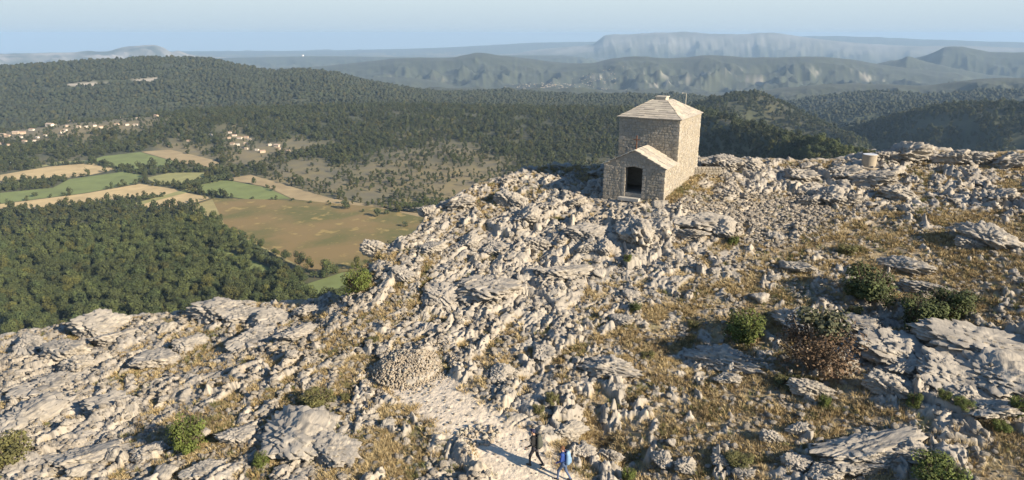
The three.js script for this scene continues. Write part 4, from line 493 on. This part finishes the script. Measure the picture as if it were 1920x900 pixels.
  // quoins at the corners one sees
  for (const [wall, cx, cz, y0, y1] of [[tower, 0, 0, PH - 0.3, TH], [porch, 0, PD, -0.4, PH], [porch, -PW, PD, -0.6, PH], [tower, 0, -TD, 0, TH], [tower, -TW, 0, PH - 0.4, TH]]) { let yy = y0, k = 0; while (yy < y1 - 0.1) { const h = Math.min(0.24 + 0.12 * r(), y1 - yy), a = k++ % 2 ? 0.5 : 0.3, b = k % 2 ? 0.5 : 0.3, g = stoneGeo(a, h - 0.02, b); g.translate(cx + (cx < -1 ? a / 2 - 0.05 : -a / 2 + 0.05), yy + h / 2, cz + (cz < -1 ? b / 2 - 0.05 : -b / 2 + 0.05)); wallStones.push({ g, wall, area: 5, m: Math.floor(r() * 5), name: 'corner_stone' }); yy += h; } }
  wallStones.sort((a, b) => b.area - a.area);
  const rest = new Map(); wallStones.forEach((s, i) => { if (i < 295) mesh(s.name ?? 'stone', s.g, stoneMats[s.m], s.wall); else { const k = s.wall.name + s.m; if (!rest.has(k)) rest.set(k, { l: [], s }); rest.get(k).l.push(s.g.index ? s.g.toNonIndexed() : s.g); } });
  for (const { l, s } of rest.values()) tag(mesh('small_stones', mergeGeometries(l), stoneMats[s.m], s.wall), null, null, null, 'stuff');
  // roofs of stone slabs: each slab a prism, courses lapping
  function slab(parent, a, b, c, d, t, m) {  // a,b lower edge, c,d upper edge (left,right each), thickness t
    const up = new THREE.Vector3().crossVectors(b.clone().sub(a), c.clone().sub(a)).normalize(), P = []; if (up.y < 0) up.negate();
    const lift = up.clone().multiplyScalar(t), lo = [a, b, d, c].map((v) => v.clone()), low = up.clone().multiplyScalar(t * 0.9); lo[0].add(low); lo[1].add(low); const hi = lo.map((v) => v.clone().add(lift));
    const g = new THREE.BufferGeometry(), q = (i, j, k, l) => { for (const v of [i, j, k, i, k, l]) P.push(v.x, v.y, v.z); }; q(hi[0], hi[1], hi[2], hi[3]); q(lo[3], lo[2], lo[1], lo[0]); for (let i = 0; i < 4; i++) q(lo[i], lo[(i + 1) % 4], hi[(i + 1) % 4], hi[i]);
    g.setAttribute('position', new THREE.Float32BufferAttribute(P, 3)); const uv = [], o = r() * 3; for (let i = 0; i < P.length; i += 3) uv.push((P[i] + P[i + 2] * 0.7 + o) / 1.4, (P[i + 1] * 2 + P[i + 2] * 0.7) / 1.4); g.setAttribute('uv', new THREE.Float32BufferAttribute(uv, 2)); g.computeVertexNormals(); mesh('roof_slab', g, slabMats[m ?? Math.floor(r() * 4)], parent);
  }
  const cx = -TW / 2, cz = -TD / 2, ov = 0.16, N = 9, rise = 1.25, top = 0.62;
  const core = new THREE.CylinderGeometry(1, 1, 1, 4, 1).toNonIndexed(); // replaced below by a true frustum
  { const b = [[-TW / 2, -TD / 2], [TW / 2, -TD / 2], [TW / 2, TD / 2], [-TW / 2, TD / 2]], P = [], f = (k, s) => [cx + b[k][0] * s, TH + (1 - s) / (1 - top / (TW / 2)) * rise - 0.02, cz + b[k][1] * s], s1 = top / (TW / 2); for (let k = 0; k < 4; k++) { const a = f(k, 1), c = f((k + 1) % 4, 1), d = f((k + 1) % 4, s1), e = f(k, s1); P.push(...a, ...d, ...c, ...a, ...e, ...d); } const t = [0, 1, 2, 3].map((k) => f(k, s1)), u = [0, 1, 2, 3].map((k) => f(k, 1)); P.push(...t[0], ...t[2], ...t[1], ...t[0], ...t[3], ...t[2], ...u[0], ...u[1], ...u[2], ...u[0], ...u[2], ...u[3]); core.setAttribute('position', new THREE.Float32BufferAttribute(P, 3)); core.deleteAttribute('uv'); core.deleteAttribute('normal'); core.setAttribute('uv', new THREE.Float32BufferAttribute(P.filter((_, i) => i % 3 < 2).map((v) => v / 1.6), 2)); core.computeVertexNormals(); }
  const roof = mesh('tower_roof', core, mortar, chapel);
  for (let k = 0; k < N; k++) {
    const s0 = 1 + ov / 2.5 - (1 + ov / 2.5 - top / 2.5) * k / N, s1 = 1 + ov / 2.5 - (1 + ov / 2.5 - top / 2.5) * (k + 1.12) / N, y0 = TH - 0.03 + rise * (k / N) - 0.02, y1 = TH - 0.03 + rise * ((k + 1.12) / N);
    for (let f = 0; f < 4; f++) {
      const half = f % 2 ? TD / 2 : TW / 2, dep = f % 2 ? TW / 2 : TD / 2, n = Math.max(2, Math.round(half * 2 * s0 / (0.75 + 0.25 * r()))), cuts = [-half * s0]; for (let i = 1; i < n; i++) cuts.push(-half * s0 + half * 2 * s0 * (i + (r() - 0.5) * 0.3) / n); cuts.push(half * s0);
      const P = (a, s, yy) => { const e = dep * s; return f === 0 ? new THREE.Vector3(cx + a, yy, cz + e) : f === 1 ? new THREE.Vector3(cx + e, yy, cz - a) : f === 2 ? new THREE.Vector3(cx - a, yy, cz - e) : new THREE.Vector3(cx - e, yy, cz + a); };
      for (let i = 0; i < n; i++) { const a = cuts[i] + (i ? 0.006 : 0), b = cuts[i + 1] - (i < n - 1 ? 0.006 : 0), lim = half * s1; if (a > lim || b < -lim) continue; slab(roof, P(a, s0, y0), P(b, s0, y0), P(clamp(a, -lim, lim), s1, y1), P(clamp(b, -lim, lim), s1, y1), 0.045 + 0.02 * r()); }
    }
  }
  const cap = mesh('roof_cap', mergeGeometries([box(cx - 0.42, cx + 0.42, TH + rise - 0.1, TH + rise + 0.2, cz - 0.42, cz + 0.42), box(cx - 0.48, cx + 0.48, TH + rise + 0.203, TH + rise + 0.29, cz - 0.48, cz + 0.48)]), slabMats[2], roof);
  tag(cap, 'flat square stone block at the tip of the roof');
  // porch roof
  const pcore = (() => { const s = new THREE.Shape([[-PW + 0.02, PH - 0.02], [0 - 0.02, PH - 0.02], [-PW / 2, PR + 0.0]].map((p) => new THREE.Vector2(...p))), g = new THREE.ExtrudeGeometry(s, { depth: PD - 0.52, bevelEnabled: false }); g.translate(0, 0, 0.005); return g; })();
  const proof = mesh('porch_roof', pcore, mortar, chapel);
  for (const s of [-1, 1]) for (let k = 0; k < 5; k++) { const A = PW / 2 + 0.16, w0 = A * (1 - k / 5), w1 = Math.max(0.0, A * (1 - (k + 1.1) / 5)), Y = (w) => PR + 0.02 - (PR - PH) / (PW / 2) * w, cuts = [0.04, 0.75, 1.5, 2.25, PD + 0.14]; for (let i = 0; i < 4; i++) { const j = (r() - 0.5) * 0.16, z0 = cuts[i] + (i ? j : 0), z1 = cuts[i + 1] - 0.01 + (i < 3 ? j : 0), X = (w) => -PW / 2 + s * w; slab(proof, new THREE.Vector3(X(w0), Y(w0), z0), new THREE.Vector3(X(w0), Y(w0), z1), new THREE.Vector3(X(w1), Y(w1), z0), new THREE.Vector3(X(w1), Y(w1), z1), 0.05 + 0.015 * r()); } }
  // iron cross on the gable, thin lightning rod on the roof, step
  const rust = new THREE.MeshStandardMaterial({ color: rgb(0.16, 0.075, 0.045), roughness: 0.8, metalness: 0.2 }), steel = new THREE.MeshStandardMaterial({ color: rgb(0.6, 0.55, 0.46), roughness: 0.5, metalness: 0.4 });
  const cross = new THREE.Group(); cross.name = 'iron_cross'; chapel.add(cross); tag(cross, 'rusty iron cross at the tip of the porch gable');
  mesh('upright', box(-PW / 2 - 0.035, -PW / 2 + 0.035, PR, PR + 1.15, PD - 0.3, PD - 0.23), rust, cross); mesh('crossbar', box(-PW / 2 - 0.25, -PW / 2 + 0.25, PR + 0.78, PR + 0.85, PD - 0.299, PD - 0.231), rust, cross);
  const rod = new THREE.Group(); rod.name = 'roof_antenna'; chapel.add(rod); const tube = new THREE.CylinderGeometry(0.018, 0.022, 0.9, 8); tube.translate(-0.9, TH + 1.25, -4.4); mesh('rod', tube, steel, rod); const arm = new THREE.CylinderGeometry(0.015, 0.015, 0.35, 6); arm.rotateZ(Math.PI / 2); arm.translate(-1.05, TH + 1.74, -4.4); mesh('arm', arm, steel, rod); const tip = new THREE.IcosahedronGeometry(0.05, 1); tip.translate(-1.22, TH + 1.74, -4.4); mesh('tip', tip, steel, rod);
  // pale stone block before the door
  const step = mesh('door_step', box(-0.85, 0.85, 0, 0.24, -0.25, 0.25), new THREE.MeshStandardMaterial({ color: rgb(0.40, 0.39, 0.365), roughness: 0.85, map: rockGrain, bumpMap: bumpGrain, bumpScale: 0.01 }), scene);
  const lp = new THREE.Vector3(-2.65, 0, PD + 0.42).applyEuler(chapel.rotation).add(chapel.position); step.position.set(lp.x, GY - 0.12, lp.z); step.rotation.y = -Math.PI / 6; tag(step, 'pale squared stone block lying before the chapel door', 'step');
  // low wall behind the chapel
  const wl = new THREE.Vector3(0.05, 0, -TD + 0.6).applyEuler(chapel.rotation).add(chapel.position), low = thing('low_wall', 'low dry stone wall running out from behind the chapel', 'wall', null, [wl.x, baseY(wl.x + 0.8, wl.z) - 0.25, wl.z]); low.rotation.y = -0.05;
  mesh('wall_core', box(0.05, 2.05, -0.6, 0.75, -0.42, -0.06), mortar, low);
  let yy = 0; while (yy < 0.86) { const h = 0.13 + 0.06 * r(); let x = 0; while (x < 2.1) { const w = 0.2 + 0.24 * r(), g = stoneGeo(w - 0.02, h - 0.015, 0.5); g.translate(x + w / 2, yy + h / 2, -0.24 + 0.03 * r()); mesh('stone', g, stoneMats[Math.floor(r() * 5)], low); x += w; } yy += h; }
}
console.log('chapel');

// ---------------------------------------------------------------- stone heap, ring of stones, round stone table
{
  const r = rng(808);
  const [cx, cz, cw] = CAIRN, R = cw * 0.5, H = 0.85, heap = thing('stone_heap', 'rounded heap of small pale stones beside the path', 'stone heap', null, [cx, baseY(cx, cz) - 0.1, cz]);
  const mound = rockGeometry(77, 5, 0.25), p = mound.getAttribute('position'); for (let i = 0; i < p.count; i++) p.setY(i, Math.max(-0.3, p.getY(i))); mound.computeVertexNormals();
  const m = mesh('mound', mound, M.rock, heap); m.scale.set(R * 1.0, H * 0.95, R * 1.0); m.position.y = -0.12;
  const list = []; for (let i = 0; i < 2600; i++) { const a = r() * 6.283, q = Math.sqrt(r()) * 1.04, rr = R * q; list.push([Math.cos(a) * rr, H * Math.pow(Math.max(0, 1 - q * q), 0.8) * 0.95 * (1 + 0.22 * noise(Math.cos(a) * q * 2.1 + 9, Math.sin(a) * q * 2.1)) + 0.05 * r(), Math.sin(a) * rr, 0.045 + 0.055 * r() * r() + (r() < 0.04 ? 0.05 : 0)]); }
  for (let i = 0; i < 600; i++) { const a = r() * 6.283, q = 0.95 + 0.6 * r() * r(), x = Math.cos(a) * R * q, z = Math.sin(a) * R * q; list.push([x, groundY(cx + x, cz + z) - heap.position.y + 0.02, z, 0.04 + 0.06 * r() * r()]); }
  list.sort((a, b) => b[3] - a[3]);
  const pale = [[1.08, 1.02, 0.92], [0.95, 0.88, 0.78], [1.15, 1.1, 1.0]].map((c) => new THREE.MeshStandardMaterial({ vertexColors: true, color: rgb(...c.map((v) => Math.min(1, v))), roughness: 0.95, map: rockGrain }));
  list.slice(0, 290).forEach(([x, y, z, s], i) => { const o = mesh('stone', stones[i % 4], pale[i % 3], heap); o.position.set(x, y, z); o.scale.set(s * (0.9 + 0.6 * r()), s * (0.7 + 0.4 * r()), s); o.rotation.set(r() * 6, r() * 6, r() * 6); });
  tag(instances('small_stones', stones[1], pale[1], list.slice(290).map(([x, y, z, s]) => ({ x, y, z, sx: s * (0.9 + 0.5 * r()), sy: s * (0.7 + 0.4 * r()), sz: s, rx: r() * 6, ry: r() * 6 })), heap), null, null, null, 'stuff');
  const [sx, sz, sw] = STONE_RING, ring = thing('stone_ring', 'small flat ring of stones laid beside the path', 'stone ring', null, [sx, groundY(sx, sz), sz]);
  for (let i = 0; i < 110; i++) { const a = r() * 6.283, q = (i < 70 ? 0.75 + 0.3 * r() : Math.sqrt(r()) * 0.8), x = Math.cos(a) * q * sw * 0.6, z = Math.sin(a) * q * sw * 0.5, s = 0.06 + 0.07 * r(), o = mesh('stone', stones[i % 4], pale[i % 3], ring); o.position.set(x, groundY(sx + x, sz + z) - ring.position.y + s * 0.4, z); o.scale.set(s * 1.2, s * 0.8, s); o.rotation.set(r() * 6, r() * 6, r() * 6); }
  const [tx, tz] = TABLE, ty = baseY(tx, tz) + 0.05, tb = thing('orientation_table', 'round rendered viewpoint table with a pale enamel top', 'table', null, [tx, ty, tz]);
  const plaster = new THREE.MeshStandardMaterial({ color: rgb(0.36, 0.31, 0.24), roughness: 0.9, map: rockGrain, bumpMap: bumpGrain, bumpScale: 0.01 }), enamel = new THREE.MeshStandardMaterial({ color: rgb(0.55, 0.57, 0.61), roughness: 0.35 });
  const lathe = (pts, seg = 40) => new THREE.LatheGeometry(pts.map((q) => new THREE.Vector2(...q)), seg);
  mesh('drum', lathe([[0, 0], [0.58, 0], [0.58, 0.03], [0.58, 0.98], [0.61, 1.0], [0.61, 1.06], [0.57, 1.08], [0, 1.08]]), plaster, tb); mesh('table_top', lathe([[0, 1.082], [0.565, 1.082], [0.57, 1.09], [0.56, 1.1], [0, 1.1]]), enamel, tb); mesh('base_slab', lathe([[0, -0.3], [0.98, -0.3], [0.95, 0.02], [0.9, 0.05], [0, 0.05]], 14), plaster, tb);
}
// ---------------------------------------------------------------- two hikers
function cap(p, a, b, ra, rb) { const bx = b[0] - a[0], by = b[1] - a[1], bz = b[2] - a[2], px = p[0] - a[0], py = p[1] - a[1], pz = p[2] - a[2], t = clamp((px * bx + py * by + pz * bz) / (bx * bx + by * by + bz * bz || 1)); return Math.hypot(px - t * bx, py - t * by, pz - t * bz) - lerp(ra, rb, t); }
function sdfGeo(bones, centre, half, res, k) {   // bones: [a, b, ra, rb, colour]; smooth union meshed on a grid
  const mc = new MarchingCubes(res, new THREE.MeshBasicMaterial(), false, false, 90000); mc.isolation = 0; const p = [0, 0, 0], h = res / 2;
  for (let z = 0; z < res; z++) for (let y = 0; y < res; y++) for (let x = 0; x < res; x++) {
    p[0] = centre[0] + (x - h) / h * half; p[1] = centre[1] + (y - h) / h * half; p[2] = centre[2] + (z - h) / h * half; let s = 0, m = 1e9; const ds = [];
    for (const b of bones) { const d = cap(p, b[0], b[1], b[2], b[3]); ds.push(d); if (d < m) m = d; } for (const d of ds) if (d - m < 5 * k) s += Math.exp(-(d - m) / k);
    mc.field[x + y * res + z * res * res] = -(m - k * Math.log(s) + k * 0.3);
  }
  mc.update(); const n = mc.count, P = new Float32Array(n * 3), N = new Float32Array(n * 3), C = new Float32Array(n * 3);
  for (let i = 0; i < n; i++) { for (let q = 0; q < 3; q++) { P[3 * i + q] = centre[q] + mc.positionArray[3 * i + q] * half; N[3 * i + q] = mc.normalArray[3 * i + q]; } let m = 1e9, c = null; for (const b of bones) { const d = cap([P[3 * i], P[3 * i + 1], P[3 * i + 2]], b[0], b[1], b[2], b[3]); if (d < m) { m = d; c = b[4]; } } C.set(c, 3 * i); }
  const g = new THREE.BufferGeometry(); g.setAttribute('position', new THREE.BufferAttribute(P, 3)); g.setAttribute('color', new THREE.BufferAttribute(C, 3)); const w = mergeVertices(g, 1e-5); w.computeVertexNormals(); return w.toNonIndexed();
}
M.person = new THREE.MeshStandardMaterial({ vertexColors: true, roughness: 0.85 });
function hiker(spot, scaleY, heading, L, label, packLabel) {
  const [x, z] = spot, gy = groundY(x, z), g = thing('person', label, 'person', null, [x, gy, z]); g.rotation.y = heading; g.scale.setScalar(scaleY / 1.75);
  // local +x is the way they walk, z to their right; striding
  const skin = [0.42, 0.25, 0.17], J = L.jacket, T = L.trousers, B = L.boots, S = L.stride;
  const ank = [[S[0], 0.09, -0.08], [S[1], 0.12, 0.09]], hip = [[0, 0.92, -0.09], [0, 0.92, 0.09]], knee = [[S[0] * 0.62 + 0.07, 0.5, -0.09], [S[1] * 0.4 + 0.06, 0.5, 0.09]];
  const sh = [[0.05, 1.42, -0.19], [0.05, 1.42, 0.19]], el = [[-0.05 + L.arm * 0.3, 1.16, -0.25], [-0.02 - L.arm * 0.2, 1.16, 0.25]], wr = [[0.12 + L.arm * 0.5, 0.98, -0.24], [0.1 - L.arm * 0.3, 0.95, 0.24]];
  const bones = [[[0.0, 0.95, 0], [0.03, 1.15, 0], 0.145, 0.14, J], [[0.03, 1.15, -0.05], [0.05, 1.38, -0.08], 0.13, 0.12, J], [[0.03, 1.15, 0.05], [0.05, 1.38, 0.08], 0.13, 0.12, J], [[0.05, 1.42, -0.15], [0.05, 1.42, 0.15], 0.085, 0.085, J], [[0.06, 1.42, 0], [0.09, 1.55, 0], 0.055, 0.052, skin], [[0, 0.9, -0.06], [0, 0.9, 0.06], 0.13, 0.13, T]];
  for (const s of [0, 1]) { bones.push([hip[s], knee[s], 0.098, 0.066, T], [knee[s], ank[s], 0.064, 0.045, T], [[ank[s][0] - 0.03, ank[s][1] - 0.035, ank[s][2]], [ank[s][0] + 0.15, ank[s][1] - 0.05, ank[s][2]], 0.052, 0.04, B], [sh[s], el[s], 0.066, 0.052, J], [el[s], wr[s], 0.05, 0.036, J]); }
  const geos = [sdfGeo(bones, [0, 0.8, 0], 0.9, 116, 0.018)];
  const hx = 0.115, hy = 1.645; // head with brow, nose, jaw, ears
  geos.push(sdfGeo([[[hx - 0.03, hy + 0.03, 0], [hx + 0.01, hy + 0.03, 0], 0.088, 0.082, skin], [[hx, hy - 0.02, 0], [hx + 0.035, hy - 0.075, 0], 0.068, 0.042, skin], [[hx + 0.075, hy + 0.015, 0], [hx + 0.105, hy - 0.02, 0], 0.012, 0.014, skin], [[hx + 0.06, hy - 0.06, -0.014], [hx + 0.06, hy - 0.06, 0.014], 0.024, 0.024, [0.36, 0.16, 0.12]], [[hx + 0.07, hy + 0.02, -0.034], [hx + 0.071, hy + 0.02, -0.03], 0.011, 0.011, [0.04, 0.03, 0.03]], [[hx + 0.07, hy + 0.02, 0.03], [hx + 0.071, hy + 0.02, 0.034], 0.011, 0.011, [0.04, 0.03, 0.03]], [[hx - 0.01, hy, -0.084], [hx - 0.015, hy + 0.03, -0.09], 0.016, 0.018, skin], [[hx - 0.01, hy, 0.084], [hx - 0.015, hy + 0.03, 0.09], 0.016, 0.018, skin], [[hx - 0.02, hy - 0.1, 0], [hx, hy - 0.03, 0], 0.05, 0.055, skin]], [hx + 0.01, hy - 0.01, 0], 0.16, 64, 0.008));
  for (const s of [0, 1]) { // hands: palm, four curled fingers, thumb
    const d = new THREE.Vector3(...wr[s]).sub(new THREE.Vector3(...el[s])).normalize(), f = new THREE.Vector3(d.y, -d.x, 0).normalize().multiplyScalar(-1), w = new THREE.Vector3(...wr[s]), side = new THREE.Vector3(1, 0, 0).addScaledVector(d, -d.x).normalize(), P = (a, b, c) => w.clone().addScaledVector(d, a).addScaledVector(side, b).add(new THREE.Vector3(0, 0, c * (s ? -1 : 1))).toArray();
    const hb = [[P(0, 0, 0), P(0.07, 0.0, 0), 0.028, 0.034, skin], [P(0.03, -0.02, 0), P(0.085, -0.025, 0.004), 0.018, 0.016, skin]];
    for (let q = 0; q < 4; q++) { const b = -0.033 + q * 0.022, l = [0.026, 0.033, 0.036, 0.03][q]; hb.push([P(0.08, b, 0), P(0.085 + l, b, 0.012), 0.0095, 0.009, skin], [P(0.085 + l, b, 0.012), P(0.08 + l * 1.4, b, 0.038), 0.009, 0.008, skin]); }
    hb.push([P(0.025, 0.025, 0.006), P(0.06, 0.05, 0.016), 0.012, 0.01, skin], [P(0.06, 0.05, 0.016), P(0.088, 0.05, 0.03), 0.01, 0.009, skin]);
    geos.push(sdfGeo(hb, P(0.06, 0, 0.01), 0.1, 56, 0.003));
  }
  mesh('body', mergeGeometries(geos), M.person, g);
  const solid = (c, ro = 0.85) => new THREE.MeshStandardMaterial({ color: rgb(...c), roughness: ro });
  const hair = new THREE.SphereGeometry(0.102, 20, 14, 0, 6.2832, 0, 1.75); hair.rotateZ(0.35); hair.scale(1.06, 1, 0.95); hair.translate(hx - 0.02, hy + 0.03, 0); mesh(L.cap ? 'cap' : 'hair', hair, solid(L.hair), g);
  if (L.cap) { const peak = new THREE.CylinderGeometry(0.075, 0.075, 0.012, 16, 1, false, 0, Math.PI); peak.scale(1, 1, 1.1); peak.translate(hx + 0.06, hy + 0.07, 0); mesh('cap_peak', peak, solid(L.hair), g); } else { const tail = limb([[hx - 0.09, hy + 0.02, 0], [hx - 0.13, hy - 0.08, 0.01], [hx - 0.1, hy - 0.2, 0.01]], 0.035, 0.012, 8); mesh('ponytail', tail, solid(L.hair), g); }
  // the rucksack they carry
  const b = thing('backpack', packLabel, 'backpack', null, [x, gy, z]); b.rotation.y = heading; b.scale.setScalar(scaleY / 1.75);
  const pk = [L.pack]; const body = sdfGeo([[[-0.2, 1.02, -0.07], [-0.19, 1.4, -0.06], 0.105, 0.09, pk[0]], [[-0.2, 1.02, 0.07], [-0.19, 1.4, 0.06], 0.105, 0.09, pk[0]], [[-0.27, 1.08, 0], [-0.27, 1.22, 0], 0.09, 0.085, pk[0]], [[-0.17, 1.5, -0.06], [-0.17, 1.5, 0.06], 0.065, 0.065, L.packTop]], [-0.2, 1.25, 0], 0.42, 64, 0.02); mesh('sack', body, M.person, b);
  for (const s of [-1, 1]) mesh('strap', limb([[-0.12, 1.45, 0.1 * s], [0.03, 1.525, 0.12 * s], [0.17, 1.42, 0.11 * s], [0.185, 1.25, 0.13 * s], [0.1, 1.1, 0.17 * s], [-0.1, 1.05, 0.14 * s]], 0.017, 0.015, 6), solid(L.strap), b);
}
const HEAD = Math.PI - 0.42;
hiker(HIKERS[0], 1.8, HEAD, { jacket: [0.012, 0.012, 0.014], trousers: [0.035, 0.035, 0.045], boots: [0.03, 0.025, 0.02], stride: [0.2, -0.34], arm: 0.3, hair: [0.015, 0.018, 0.05], cap: true, pack: [0.055, 0.06, 0.05], packTop: [0.04, 0.045, 0.04], strap: [0.02, 0.02, 0.02] }, 'person in a black jacket and dark trousers walking up the path', 'dark grey rucksack on the back of the walker in black');
hiker(HIKERS[1], 1.66, HEAD, { jacket: [0.012, 0.045, 0.22], trousers: [0.05, 0.085, 0.17], boots: [0.03, 0.025, 0.025], stride: [0.26, -0.3], arm: 0.35, hair: [0.12, 0.055, 0.025], cap: false, pack: [0.16, 0.27, 0.42], packTop: [0.2, 0.32, 0.45], strap: [0.05, 0.09, 0.16] }, 'person in a blue jacket and jeans following on the path', 'light blue rucksack on the back of the walker in blue');
console.log('people');

scene.traverse((o) => { if (o.isMesh) { o.castShadow = true; o.receiveShadow = true; } });
renderer.render(scene, camera);
